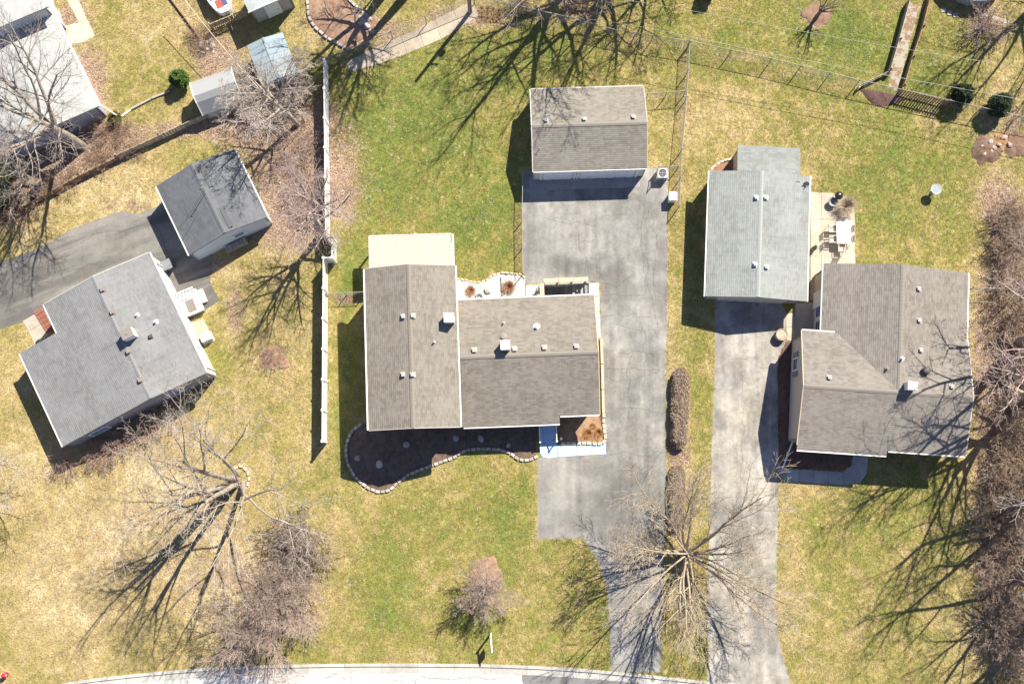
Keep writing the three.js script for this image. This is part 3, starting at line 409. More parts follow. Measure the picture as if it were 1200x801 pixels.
// ---- house on the left, turned to its own street
{
  const f = frame([51, 356.5], [174, 296], [71, 400], 3.15), g = thing('grey_roofed_house', 'turned house with plain grey shingle roof and white box chimney beside the side driveway', 'house', f.o, f.ang), L = f.L, W = f.loc, D = W(235, 440, 3.15)[1], P = 0.19, xr = L / 2, hr = 3.15 + P * xr, h = (x) => hr - P * Math.abs(x - xr);
  const sh = shingle(0.242, 0.244, 0.248, 1), xw = (W(26, 412.5, 2.65)[0] + W(71, 527.5, 2.65)[0]) / 2, zn = (W(65, 390, 3.05)[1] + W(26, 412.5, 2.65)[1]) / 2, wm = mat(0.8, 0.8, 0.79, 0.55), wd = siding(0.28, 0.3, 0.34);
  const roof = part('roof', slab([[xr, 0], [L, 0], [L, D], [xr, D]], h, 0.14, (x, z) => [z, -x * 1.03]), sh, g); part('roof_slope', slab([[0, 0], [xr, 0], [xr, D], [xw, D], [xw, zn], [0, zn]], h, 0.14, (x, z) => [z + 2.2, x * 1.03]), sh, roof); ridgeCap(roof, [xr, hr + 0.01, 0.02], [xr, hr + 0.01, D - 0.02], shingle(0.242, 0.244, 0.248, 1));
  part('gutter', bar([xw - 0.07, h(xw) - 0.08, zn], [xw - 0.07, h(xw) - 0.08, D], 0.09, 0.1), M.gutter, roof); part('gutter', bar([-0.07, h(0) - 0.08, 0], [-0.07, h(0) - 0.08, zn], 0.09, 0.1), M.gutter, roof); part('gutter', bar([L + 0.07, h(L) - 0.08, 0], [L + 0.07, h(L) - 0.08, D], 0.09, 0.1), M.gutter, roof);
  part('rake_trim', join([bar([xw, h(xw) - 0.07, D + 0.03], [xr, hr - 0.07, D + 0.03], 0.05, 0.15), bar([xr, hr - 0.07, D + 0.03], [L, h(L) - 0.07, D + 0.03], 0.05, 0.15)]), M.dark, roof); part('rake_trim', join([bar([0, h(0) - 0.07, -0.03], [xr, hr - 0.07, -0.03], 0.05, 0.15), bar([xr, hr - 0.07, -0.03], [L, h(L) - 0.07, -0.03], 0.05, 0.13)]), M.trim, roof);
  const o = 0.06, tf = (x) => h(x) - 0.1; for (const w of walls(g, [[o, o], [xr, o], [L - 0.04, o], [L - 0.04, D - o], [xr, D - o], [xw + o, D - o], [xw + o, zn + o], [o, zn + o]], tf, wm)) { w.geometry.computeBoundingBox(); const bb = w.geometry.boundingBox; if (bb.max.z - bb.min.z < 0.3 && bb.max.z > D - 0.6) w.material = wd; }
  f.keep([[0, 0], [L, 0], [L, D], [xw, D], [xw, zn], [0, zn]]);
  const wx = L - 0.04 + 0.03; for (const z of [3.2, 6.4, 8.0]) windowOn(g, wx, 1.55, z, Math.PI / 2, 0.9, 0.9); doorOn(g, wx, W(212, 352, 1)[1] , Math.PI / 2, 0.9, 2.0, M.white).position.y = 1.45;
  { const p = W(203, 462, 1.7); windowOn(g, p[0], 1.6, D - o + 0.03, 0, 0.95, 0.75); windowOn(g, p[0] - 5.5, 1.5, D - o + 0.03, 0, 1.2, 0.9); }
  for (const [px, py] of [[119, 339], [130.5, 365.5], [149.5, 411.5], [163.5, 445]]) roofVent(roof, f.on(px, py, h, 0.15), M.ventBrown, 0.3); roofVent(roof, f.on(175.5, 394.5, h, 0.1), M.dark, 0.22);
  ventPipe(roof, f.on(160.5, 369, h), M.white, 0.3, 0.06); ventPipe(roof, f.on(182.5, 377, h), M.white, 0.34, 0.07); { const p = f.on(149, 391, h, 0.7); const c = chimney(g, p, 0.75, 0.62, 0.85, M.white, M.ventBrown); }
  for (const z of [0.6, D - 0.5]) part('downspout', Bx(0.08, 2.4, 0.08, L + 0.02, 1.2, z), M.gutter, g);
}
// landing, steps and rail by its side door
{
  const f = frame([207, 347], [229, 338], [216, 372], 0.65), g = thing('side_door_landing', 'white raised landing with a grey mat and rail beside the grey roofed house', 'porch', f.o, f.ang), L = f.L, D = f.D;
  part('deck', Rb(L, 0.12, D, 0.02, L / 2, 0.6, D / 2), mat(0.78, 0.78, 0.76, 0.6), g); part('skirt', join([Bx(L - 0.1, 0.54, 0.05, L / 2, 0.27, D - 0.06), Bx(L - 0.1, 0.54, 0.05, L / 2, 0.27, 0.06), Bx(0.05, 0.54, D - 0.2, L - 0.06, 0.27, D / 2)]), mat(0.4, 0.38, 0.36, 0.8), g);
  part('door_mat', Rb(0.62, 0.02, 0.9, 0.008, 0.65, 0.672, D * 0.62), mat(0.19, 0.165, 0.15, 1), g); const rl = []; for (let i = 0; i < 6; i++) rl.push(Bx(0.04, 0.9, 0.04, 0.08 + i * (L - 0.16) / 5, 1.1, 0.06)); part('railing', join([...rl, Bx(L, 0.06, 0.09, L / 2, 1.56, 0.06), Bx(L, 0.05, 0.05, L / 2, 0.8, 0.06)]), M.white, g);
  part('step', Rb(0.34, 0.3, D * 0.6, 0.02, L + 0.17, 0.15, D * 0.35), mat(0.76, 0.76, 0.74, 0.6), g);
}
// ---- small garage on the left
{
  const f = frame([183, 218], [274, 174], [220, 299.5], 2.35), g = thing('grey_roofed_garage', 'small turned garage with dark grey shingle roof and pale blue gable', 'garage', f.o, f.ang), L = f.L, D = f.D, xr = L / 2, P = 0.34, hr = 2.35 + P * xr, h = (x) => hr - P * Math.abs(x - xr), sh = shingle(0.148, 0.155, 0.168, 1);
  const roof = part('roof', slab([[0, 0], [xr, 0], [xr, D], [0, D]], h, 0.13, (x, z) => [z, x * 1.05]), sh, g); part('roof_slope', slab([[xr, 0], [L, 0], [L, D], [xr, D]], h, 0.13, (x, z) => [z + 1.2, -x * 1.05]), sh, roof); ridgeCap(roof, [xr, hr + 0.01, 0.02], [xr, hr + 0.01, D - 0.02], sh);
  for (const [z0, z1] of [[0.3, 2.0], [3.6, 5.1]]) part('ridge_vent', bar([xr + 0.5, h(xr + 0.5) + 0.05, z0], [xr + 0.5, h(xr + 0.5) + 0.05, z1], 0.28, 0.1), mat(0.1, 0.105, 0.115, 0.8), roof);
  for (const x of [-0.07, L + 0.07]) part('gutter', bar([x, 2.27, 0], [x, 2.27, D], 0.09, 0.1), M.gutter, roof);
  const o = 0.06; walls(g, [[o, o], [xr, o], [L - o, o], [L - o, D - o], [xr, D - o], [o, D - o]], (x) => h(x) - 0.1, siding(0.6, 0.7, 0.78)); f.keep([[0.1, 0.1], [L - 0.1, 0.1], [L - 0.1, D - 0.1], [0.1, D - 0.1]]); garageDoor(g, 0, 0, 2.6, 2.0, M.white).position.set(o - 0.03, 1.02, D / 2); g.children[g.children.length - 1].rotation.y = -Math.PI / 2;
  const p = f.on(239.5, 226, h, 0.2), an = part('antenna', join([rod(V(0, 0, 0), V(0, 1.5, 0), 0.025), rod(V(-0.25, 1.35, 0.1), V(0.3, 1.35, -0.1), 0.015), rod(V(0, 1.5, 0), V(0.12, 1.62, 0.05), 0.03)]), M.galv, roof); an.position.set(...p); windowOn(g, L * 0.6, 1.5, D - o + 0.03, 0, 0.7, 0.6);
  part('firewood_rack', join([0, 1, 2, 3, 4, 5].map((i) => Bx(0.24, 0.5 + 0.1 * (i % 2), 0.4, 2.2 + i * 0.27, 0.27, D + 0.25))), M.greyWood, g);
}
// ---- garage of the neighbour on the right
{
  const f = frame([832, 200], [949, 206], [829, 347], 2.4), g = thing('pale_roofed_garage', 'garage with pale blue grey roof and lower rear addition beside the concrete patio', 'garage', f.o, f.ang), L = f.L, D = f.D, xr = L / 2, P = 0.22, hr = 2.4 + P * xr, h = (x) => hr - P * Math.abs(x - xr), sh = shingle(0.295, 0.31, 0.295, 1);
  const roof = part('roof', slab([[0, 0], [xr, 0], [xr, D], [0, D]], h, 0.13, (x, z) => [z, x * 1.02]), sh, g); part('roof_slope', slab([[xr, 0], [L, 0], [L, D], [xr, D]], h, 0.13, (x, z) => [z + 2.4, -x * 1.02]), sh, roof); ridgeCap(roof, [xr, hr + 0.012, 0.02], [xr, hr + 0.012, D - 0.02], shingle(0.35, 0.37, 0.36, 1));
  for (const x of [-0.07, L + 0.07]) part('gutter', bar([x, 2.32, 0], [x, 2.32, D], 0.09, 0.1), M.gutter, roof);
  const o = 0.2; walls(g, [[o, o], [xr, o], [L - o, o], [L - o, D - o], [xr, D - o], [o, D - o]], (x) => h(x) - 0.1, siding(0.46, 0.41, 0.34)); f.keep([[0, 0], [L, 0], [L, D], [0, D]]);
  const a0 = f.loc(865, 169, 2.5), a1 = f.loc(938.5, 173, 2.5), x0 = a0[0], x1 = a1[0], z0 = (a0[1] + a1[1]) / 2, h2 = (x, z) => 2.62 + (z - 0.4) * 0.09;
  const r2 = part('addition_roof', slab([[x0, z0], [x1, z0], [x1, 0.5], [x0, 0.5]], h2, 0.12, (x, z) => [x, z]), sh, g); walls(g, [[x0 + 0.12, z0 + 0.12], [x1 - 0.12, z0 + 0.12], [x1 - 0.12, o - 0.02], [x0 + 0.12, o - 0.02]], (x, z) => h2(x, z) - 0.1, siding(0.46, 0.41, 0.34)); f.keep([[x0, z0], [x1, z0], [x1, 0], [x0, 0]]);
  garageDoor(g, xr, D - o + 0.03, 4.6, 2.1, mat(0.6, 0.55, 0.46, 0.6)); doorOn(g, L - o + 0.03, 2.6, Math.PI / 2, 0.85, 2.0, M.white);
  for (const [px, py] of [[887, 231], [898, 231], [885.6, 309.4], [899, 312.5]]) roofVent(roof, f.on(px, py, h, 0.15), M.white, 0.27);
  part('satellite_dish', (() => { const d = new THREE.SphereGeometry(0.28, 12, 6, 0, Math.PI * 2, 0, 0.9); d.rotateX(-2.2); d.translate(0, 0.35, 0); return join([d, rod(V(0, 0, 0), V(0, 0.35, 0), 0.025)]); })(), M.ventGrey, roof).position.set(...f.on(944, 219, h));
}
// ---- house of the neighbour on the right: front wing across, rear wing behind
{
  const f = frame([940, 387], [985, 390], [939, 521], 3.03), g = thing('taupe_roofed_house', 'house with taupe shingle cross gable roof beside the brushy hedgerow', 'house', f.o, f.ang), W = f.loc;
  const E = W(1141, 462, 4.2)[0], Dm = f.D, zr = Dm / 2, P = 1.19 / zr, zJ = W(1039.5, 529.5, 2.9)[1], xj = W(1039.5, 525, 2.95)[0], zE = Dm, h = (x, z) => 3.03 + P * (zr - Math.abs(z - zr)), hr = h(0, zr);
  const sh = shingle(0.246, 0.222, 0.196), wm = siding(0.52, 0.47, 0.41), wl = siding(0.48, 0.44, 0.39);
  const roof = part('roof', slab([[0, 0], [E, 0], [E, zr], [0, zr]], h, 0.14, (x, z) => [x, z * 1.04]), sh, g); part('roof_slope', slab([[0, zr], [E, zr], [E, zE], [xj, zE], [xj, zE + 0.32], [0, zE + 0.32]], h, 0.14, (x, z) => [x + 3.1, -z * 1.04]), sh, roof); ridgeCap(roof, [0.02, hr + 0.01, zr], [E - 0.02, hr + 0.01, zr], sh);
  part('gutter', bar([0, h(0, zE + 0.32) - 0.08, zE + 0.385], [xj, h(0, zE + 0.32) - 0.08, zE + 0.385], 0.09, 0.1), M.gutter, roof); part('gutter', bar([xj + 0.08, 2.95, zE + 0.065], [E, 2.95, zE + 0.065], 0.09, 0.1), M.gutter, roof); part('gutter', bar([0, 2.95, -0.065], [2.7, 2.95, -0.065], 0.12, 0.1), M.steel, roof);
  part('rake_trim', join([bar([-0.03, 2.96, 0], [-0.03, hr - 0.07, zr], 0.05, 0.15), bar([-0.03, hr - 0.07, zr], [-0.03, 2.96, zE], 0.05, 0.15)]), M.tan, roof); part('rake_trim', join([bar([E + 0.03, 2.96, 0], [E + 0.03, hr - 0.07, zr], 0.05, 0.15), bar([E + 0.03, hr - 0.07, zr], [E + 0.03, 2.96, zE], 0.05, 0.15)]), M.gutter, roof);
  const o = 0.3, ow = 0.04; walls(g, [[ow, o], [E - o, o], [E - o, zr], [E - o, zE - o], [ow, zE - o], [ow, zr]], (x, z) => h(x, z) - 0.1, wm); f.keep([[0.2, 0.2], [E, 0.2], [E, zE], [0.2, zE]]);
  // rear wing
  const a = W(966, 308, 2.75), b = W(1135, 320, 2.75), xa = a[0], xb = b[0], zN = (a[1] + b[1]) / 2, xm = (xa + xb) / 2, P2 = (hr - 0.02 - 2.75) / ((xb - xa) / 2), hb = (x) => 2.75 + P2 * ((xb - xa) / 2 - Math.abs(x - xm));
  const roof2 = part('roof', slab([[xa, zN], [xm, zN], [xm, zr + 0.1], [xa, zr - 0.4]], hb, 0.14, (x, z) => [z, x * 1.04]), sh, g); part('roof_slope', slab([[xm, zN], [xb, zN], [xb, zr - 0.4], [xm, zr + 0.1]], hb, 0.14, (x, z) => [z + 1.9, -x * 1.04]), sh, roof2); ridgeCap(roof2, [xm, hb(xm) + 0.01, zN + 0.02], [xm, hb(xm) + 0.01, zr], sh);
  part('gutter', bar([xa - 0.065, 2.67, zN], [xa - 0.065, 2.67, 0.2], 0.12, 0.1), M.steel, roof2); part('gutter', bar([xb + 0.065, 2.67, zN], [xb + 0.065, 2.67, 0.2], 0.09, 0.1), M.gutter, roof2);
  const oa = 0.06; walls(g, [[xa + oa, zN + o], [xm, zN + o], [xb - o, zN + o], [xb - o, o], [xm, o], [xa + oa, o]], (x) => hb(x) - 0.1, wl); f.keep([[xa, zN], [xb, zN], [xb, 0.5], [xa, 0.5]]);
  windowOn(g, ow - 0.03, 1.5, W(935, 427, 1.5)[1], -Math.PI / 2, 0.75, 1.1, M.white, mat(0.2, 0.19, 0.19, 0.7)); const zw = W(962, 374, 1.6)[1]; windowOn(g, xa + oa - 0.03, 1.6, zw - 0.5, -Math.PI / 2, 0.75, 1.2); windowOn(g, xa + oa - 0.03, 1.6, zw + 0.5, -Math.PI / 2, 0.75, 1.2); doorOn(g, xa + oa - 0.03, zN + 2.2, -Math.PI / 2, 0.85, 2.0, M.white);
  for (const x of [2.2, 9.0]) windowOn(g, x, 1.5, zE - o + 0.03, 0, 1.5, 1.2, M.white, mat(0.2, 0.19, 0.19, 0.7)); doorOn(g, W(1011, 520, 1)[0], zE - o + 0.03, 0, 0.95, 2.05, mat(0.24, 0.05, 0.05, 0.5)); for (const x of [xa + 3, xb - 3]) windowOn(g, x, 1.5, zN + o - 0.03, Math.PI, 1.1, 1.0);
  for (const px of [1001.5, 1021.5]) { const p = W(px, 530.5, 0.2); part('porch_post', join([Bx(0.14, 2.7, 0.14, p[0], 1.4, zE + 0.2), Bx(0.26, 0.12, 0.26, p[0], 0.12, zE + 0.2)]), M.white, g); }
  const hx = (x, z) => Math.max(h(x, z), x > xa && z < zr ? hb(x) : 0);
  for (const [px, py] of [[1077.5, 338], [1078, 375], [1080, 410], [1116.5, 453], [972.5, 442]]) roofVent(roof, f.on(px, py, hx, 0.15), M.ventGrey, 0.27); ventPipe(roof, f.on(1057, 420, hx), M.white, 0.36, 0.07); ventPipe(roof, f.on(1039.5, 432, hx), M.ventBrown, 0.26, 0.07);
  { const p = f.on(1085.5, 434, hx, 0.2), fins = []; for (let i = 0; i < 14; i++) { const g2 = Bx(0.14, 0.24, 0.012, 0.2, 0.28, 0); g2.rotateY(i / 14 * Math.PI * 2 + 0.0); fins.push(g2); } fins.push(Cy(0.2, 0.22, 0.16, 14, 0, 0.08), new THREE.SphereGeometry(0.26, 14, 6, 0, 6.3, 0, 1.2).scale(1, 0.6, 1).translate(0, 0.34, 0)); const t = part('turbine_vent', join(fins), mat(0.1, 0.09, 0.08, 0.6), roof); t.position.set(...p); }
  { const p = f.on(1069.5, 452, hx, 0.8); chimney(g, p, 0.6, 0.5, 0.85, siding(0.74, 0.72, 0.7), M.white); }
}
// ---- white-roofed house in the far corner: low part and a taller part
{
  const f = frame([60, 40], [72, 35], [115.5, 124], 2.7), g0 = thing('white_roofed_house', 'house with pale grey white roof under the big bare tree', 'house', at(72, 36).setY(0), 0);
  // E eave runs along from (52,0) to (115,124)
  const a = at(30, -50, 2.7), b = at(115.5, 124, 2.7), dx = b.x - a.x, dz = b.z - a.z, len = Math.hypot(dx, dz), ang = Math.atan2(dx, dz); // local z along the eave
  g0.position.set(a.x, 0, a.z); g0.rotation.y = ang; const Wd = 7.2, P = 0.1, h = (x) => 2.7 + P * (x < -3.6 ? 7.2 + x : -x);
  const sh = new THREE.MeshStandardMaterial({ color: RGB(0.44, 0.45, 0.445), map: rep(concreteTex, 3), roughness: 0.8 });
  const roof = part('roof', slab([[-3.6, 0], [0, 0], [0, len], [-3.6, len]], h, 0.14, (x, z) => [x, z]), sh, g0); part('roof_slope', slab([[-Wd, 0], [-3.6, 0], [-3.6, len], [-Wd, len]], h, 0.14, (x, z) => [x + 5, z]), sh, roof);
  part('gutter', bar([0.07, 2.62, 0], [0.07, 2.62, len], 0.13, 0.11), M.white, roof); part('downspout', join([bar([0.1, 2.5, len - 0.1], [0.5, 0.6, len + 0.3], 0.09, 0.09), bar([0.5, 0.1, len + 0.3], [1.5, 0.06, len + 0.1], 0.1, 0.1)]), M.white, g0);
  walls(g0, [[-0.25, 0.2], [-0.25, len - 0.25], [-3.6, len - 0.25], [-Wd + 0.2, len - 0.25], [-Wd + 0.2, 0.2]], (x) => h(x) - 0.1, siding(0.34, 0.37, 0.43)); windowOn(g0, -3, 1.5, len - 0.22, 0, 1.0, 1.0);
  const w = (x, z) => [a.x + Math.cos(ang) * x + Math.sin(ang) * z, a.z - Math.sin(ang) * x + Math.cos(ang) * z]; noGrass([w(0, 0), w(0, len), w(-Wd, len), w(-Wd, 0)]);
  const q = at(40, 22, 3.6), zt = (q.x - a.x) * Math.sin(ang) + (q.z - a.z) * Math.cos(ang), h2 = (x) => 4.3 + 0.1 * (x < -3.6 ? 7.4 + x : -x);
  const r2 = part('upper_roof', slab([[-3.6, -0.2], [0.15, -0.2], [0.15, zt], [-3.6, zt]], h2, 0.16, (x, z) => [x, z]), sh, g0); part('upper_roof', slab([[-Wd - 0.1, -0.2], [-3.6, -0.2], [-3.6, zt], [-Wd - 0.1, zt]], h2, 0.16, (x, z) => [x + 5, z]), sh, g0); part('gutter', bar([0.22, 4.2, -0.2], [0.22, 4.2, zt], 0.13, 0.11), M.white, r2);
  walls(g0, [[-0.1, 0], [-0.1, zt - 0.2], [-3.6, zt - 0.2], [-Wd + 0.1, zt - 0.2], [-Wd + 0.1, 0]], (x) => h2(x) - 0.1, siding(0.42, 0.46, 0.52));
}
// ---- barn-roofed shed
{
  const f = frame([222.5, 96], [270, 79], [241, 130], 1.9), g = thing('gambrel_shed', 'small grey barn-roofed garden shed behind the board fence', 'shed', f.o, f.ang), L = f.L, D = f.D, prof = [[0, 1.75], [0.16, 2.2], [0.55, 2.5], [0.72, 2.2], [1, 1.3]], h = (x, z) => { const t = clamp(z / D); for (let i = 0; i < 4; i++) if (t <= prof[i + 1][0]) return lerp(prof[i][1], prof[i + 1][1], (t - prof[i][0]) / (prof[i + 1][0] - prof[i][0])); return 1.3; };
  const rm = [mat(0.30, 0.305, 0.30, 0.8), mat(0.285, 0.29, 0.29, 0.8)]; let roof; for (let i = 0; i < 4; i++) { const o = part(i ? 'roof_panel' : 'roof', slab([[0, prof[i][0] * D], [L, prof[i][0] * D], [L, prof[i + 1][0] * D], [0, prof[i + 1][0] * D]], h, 0.06), rm[i % 2], roof ?? g); roof ??= o; }
  for (const x of [-0.03, L + 0.03]) part('rake_trim', join([0, 1, 2, 3].map((i) => bar([x, prof[i][1] - 0.02, prof[i][0] * D], [x, prof[i + 1][1] - 0.02, prof[i + 1][0] * D], 0.06, 0.1))), M.white, roof);
  walls(g, [[0.1, 0.1], [L - 0.1, 0.1], [L - 0.1, 0.16 * D], [L - 0.1, 0.55 * D], [L - 0.1, 0.72 * D], [L - 0.1, D - 0.1], [0.1, D - 0.1], [0.1, 0.72 * D], [0.1, 0.55 * D], [0.1, 0.16 * D]], (x, z) => h(x, z) - 0.08, siding(0.5, 0.5, 0.48)); doorOn(g, 0.07, D / 2, -Math.PI / 2, 1.1, 1.6, M.white); f.keep([[0, 0], [L, 0], [L, D], [0, D]]);
}
// ---- blue metal shed
{
  const f = frame([289, 53], [331, 37.5], [313, 98], 2.0), g = thing('blue_metal_shed', 'faded blue sheet metal shed under a bare tree', 'shed', f.o, f.ang), L = f.L, D = f.D, xr = L * 0.47, h = (x) => 2.0 + 0.22 * (x < xr ? x : xr * (L - x) / (L - xr)), ms = [mat(0.235, 0.29, 0.32, 0.75), mat(0.255, 0.31, 0.335, 0.75), mat(0.22, 0.275, 0.31, 0.75)]; let roof;
  for (let i = 0; i < 7; i++) for (const [x0, x1] of [[0, xr], [xr, L]]) { const o = part(roof ? 'roof_sheet' : 'roof', slab([[x0 + 0.004, i * D / 7 + 0.01], [x1 - 0.004, i * D / 7 + 0.01], [x1 - 0.004, (i + 1) * D / 7 - 0.01], [x0 + 0.004, (i + 1) * D / 7 - 0.01]], (x) => h(x) + (i % 2) * 0.012, 0.04), ms[(i * 2 + (x0 ? 1 : 0)) % 3], roof ?? g); roof ??= o; }
  part('ridge_cap', bar([xr, h(xr) + 0.03, 0], [xr, h(xr) + 0.03, D], 0.12, 0.03), ms[1], roof); walls(g, [[0.08, 0.08], [xr, 0.08], [L - 0.08, 0.08], [L - 0.08, D - 0.08], [xr, D - 0.08], [0.08, D - 0.08]], (x) => h(x) - 0.06, mat(0.3, 0.38, 0.43, 0.6)); doorOn(g, L / 2, D - 0.05, 0, 1.2, 1.7, mat(0.36, 0.43, 0.47, 0.6)); f.keep([[0, 0], [L, 0], [L, D], [0, D]]);
}
// ---- flat-roofed building at the top edge
{
  const f = frame([278, -16], [304, -27], [291, 14], 2.5), g = thing('flat_roofed_outbuilding', 'pale grey flat roofed outbuilding beside the picket fence and parked boat', 'outbuilding', f.o, f.ang), L = 3.2, D = f.D;
  part('roof', slab([[0, 0], [L, 0], [L, D], [0, D]], 2.55, 0.14, (x, z) => [x, z]), concrete(0.42, 0.45, 0.47), g); walls(g, [[0.12, 0.12], [L - 0.12, 0.12], [L - 0.12, D - 0.12], [0.12, D - 0.12]], () => 2.4, siding(0.4, 0.4, 0.4)); doorOn(g, L / 2, D - 0.09, 0, 0.85, 1.95, M.white); part('fascia', Bx(L + 0.1, 0.16, 0.05, L / 2, 2.47, D + 0.03), M.gutter, g); f.keep([[0, 0], [L, 0], [L, D], [0, D]]);
}
// ---------------------------------------------------------------- walks, patios, beds
const slabMats = [concrete(0.50, 0.47, 0.42), concrete(0.46, 0.43, 0.39), concrete(0.53, 0.5, 0.45)];
function slabs(name, cells, y, mats = slabMats, th = 0.12) { const g = new THREE.Group(); g.name = numbered(name); g.userData.kind = 'structure'; scene.add(g); cells.forEach((c, i) => { const p = pxPoly(c); noGrass(p); const cx = p.reduce((s, q) => s + q[0], 0) / p.length, cz = p.reduce((s, q) => s + q[1], 0) / p.length; part('slab', slab(p.map(([x, z]) => { const L = Math.hypot(x - cx, z - cz); return [x - (x - cx) / L * 0.014, z - (z - cz) / L * 0.014]; }), y + (i % 3) * 0.004, th), mats[i % mats.length], g); }); return g; }
const quadGrid = (a, b, c, d, nu, nv) => { const o = [], P = (u, v) => [lerp(lerp(a[0], b[0], u), lerp(d[0], c[0], u), v), lerp(lerp(a[1], b[1], u), lerp(d[1], c[1], u), v)]; for (let j = 0; j < nv; j++) for (let i = 0; i < nu; i++) o.push([P(i / nu, j / nv), P((i + 1) / nu, j / nv), P((i + 1) / nu, (j + 1) / nv), P(i / nu, (j + 1) / nv)]); return o; };
// neighbour's patio, table terrace and passage
slabs('concrete_patio', [[[950, 224.5], [963, 225.5], [963, 257], [950, 257]], [[963, 225.5], [976, 226], [991, 230], [1001, 236], [1002, 257], [963, 257]], ...quadGrid([950, 257], [1002, 257], [1003, 325], [950, 325], 1, 1).slice(0, 0), [[950, 257], [963, 257], [963, 292], [950, 292]], [[963, 257], [1002, 257], [1002, 292], [963, 292]], [[950, 292], [963, 292], [963, 325], [950, 325]], [[963, 292], [1002, 292], [1003, 312], [963, 312]], [[950, 325], [963, 325], [963, 352], [950, 352]]], 0.03, [concrete(0.56, 0.48, 0.39), concrete(0.54, 0.465, 0.38), concrete(0.575, 0.495, 0.405)]);
slabs('side_walk', quadGrid([932, 355], [955, 354], [957, 398], [931, 400], 1, 3).concat(quadGrid([921, 368], [931, 366], [931, 399], [922, 399], 1, 2)), 0.035, [concrete(0.5, 0.43, 0.35), concrete(0.48, 0.41, 0.34)]);
slabs('neighbour_front_walk', [...quadGrid([920, 549], [988, 553], [988, 568], [918, 564], 4, 1), [[988, 553], [998, 545], [1000, 532], [1018, 533], [1016, 555], [1008, 566], [988, 568]], [[999, 522], [1019, 524], [1018, 533], [1000, 532]]], 0.03, [concrete(0.46, 0.46, 0.45), concrete(0.43, 0.43, 0.42), concrete(0.48, 0.475, 0.46)]);
slabs('garden_path', (() => { const N = [[404, 73], [430, 60], [470, 42], [510, 23], [552, 1]], S = [[411, 84], [438, 77], [477, 63], [517, 46], [563, 18]], o = []; for (let i = 0; i < 4; i++) o.push(...quadGrid(N[i], N[i + 1], S[i + 1], S[i], 2, 1)); return o; })(), 0.02, [concrete(0.48, 0.405, 0.315), concrete(0.46, 0.39, 0.305), concrete(0.5, 0.425, 0.33)]);
slabs('corner_patio', [[[78, 0], [92, 0], [102, 22], [92, 26]], [[92, 26], [102, 22], [111, 42], [98, 50], [80, 52], [76, 30]], [[80, -24], [90, -26], [92, 0], [78, 0]]], 0.02, [concrete(0.56, 0.5, 0.4)]);
slabs('house_side_walk', [[[690, 331], [702, 331], [702.5, 347], [690, 348]], [[696, 348], [702.5, 347], [703.5, 372], [698, 372]], [[698, 372], [703.5, 372], [704, 396], [700, 396]], [[616, 334], [634, 333.5], [634, 349], [616, 349]]], 0.028, [concrete(0.52, 0.53, 0.53), concrete(0.5, 0.51, 0.5)]);
slabs('stone_pad', [[[219, 379], [238, 373], [246, 388], [227, 395]]], 0.03, [concrete(0.46, 0.4, 0.3)]);
slabs('entry_walk', [[[26, 376], [44, 366], [50, 378], [33, 388]], [[33, 388], [50, 378], [58, 392], [40, 404]]], 0.03, [concrete(0.5, 0.44, 0.36)]);
slabs('utility_pad', [[[766.5, 200], [784, 199], [784, 214], [766, 214]]], 0.03, [concrete(0.46, 0.4, 0.33)]);
slabs('stepping_stone', [[[1160.5, 17], [1184, 24], [1182, 28.5], [1159.5, 21]], [[1152, 15], [1158.5, 17], [1157.5, 21], [1151, 19]]], 0.03, [concrete(0.52, 0.47, 0.4)]);
{ const g = thing('brick_planter', 'strip of red bricks beside the entry walk of the grey roofed house', 'brick edging', at(53, 374)); const a = at(46, 362), b = at(62, 388), d = b.clone().sub(a), L = d.length(), ang = Math.atan2(-d.z, d.x), bm = [M.brick, mat(0.38, 0.16, 0.11, 0.9), mat(0.28, 0.11, 0.08, 0.9)]; for (let i = 0; i < 16; i++) for (let k = 0; k < 3; k++) { const t = (i + 0.5) / 16, o = part('brick', Rb(0.08, 0.1, 0.2, 0.01), bm[(i * 7 + k * 3) % 3], g), nx = -d.z / L, nz = d.x / L; o.position.set(lerp(a.x, b.x, t) - g.position.x + nx * (k * 0.22 - 0.1), 0.05, lerp(a.z, b.z, t) - g.position.z + nz * (k * 0.22 - 0.1)); o.rotation.y = ang + (R() - 0.5) * 0.1; } }
// leaf-strewn strip between the two fences
paved('leafy_lane', ragged(pxPoly([[1065, 4], [1079, 6], [1067, 50], [1052.5, 107], [1041, 103], [1046, 72]]), 0.4, 0.08, 3), 0.012, 0.03, (x, z, c) => { const n = fbm(x * 3, z * 3, 31, 3), l = smooth(0.45, 0.6, n + (vn(x * 14, z * 14, 3) - 0.5) * 0.5); c[0] = lerp(0.33, 0.22, l); c[1] = lerp(0.295, 0.145, l); c[2] = lerp(0.24, 0.085, l); });

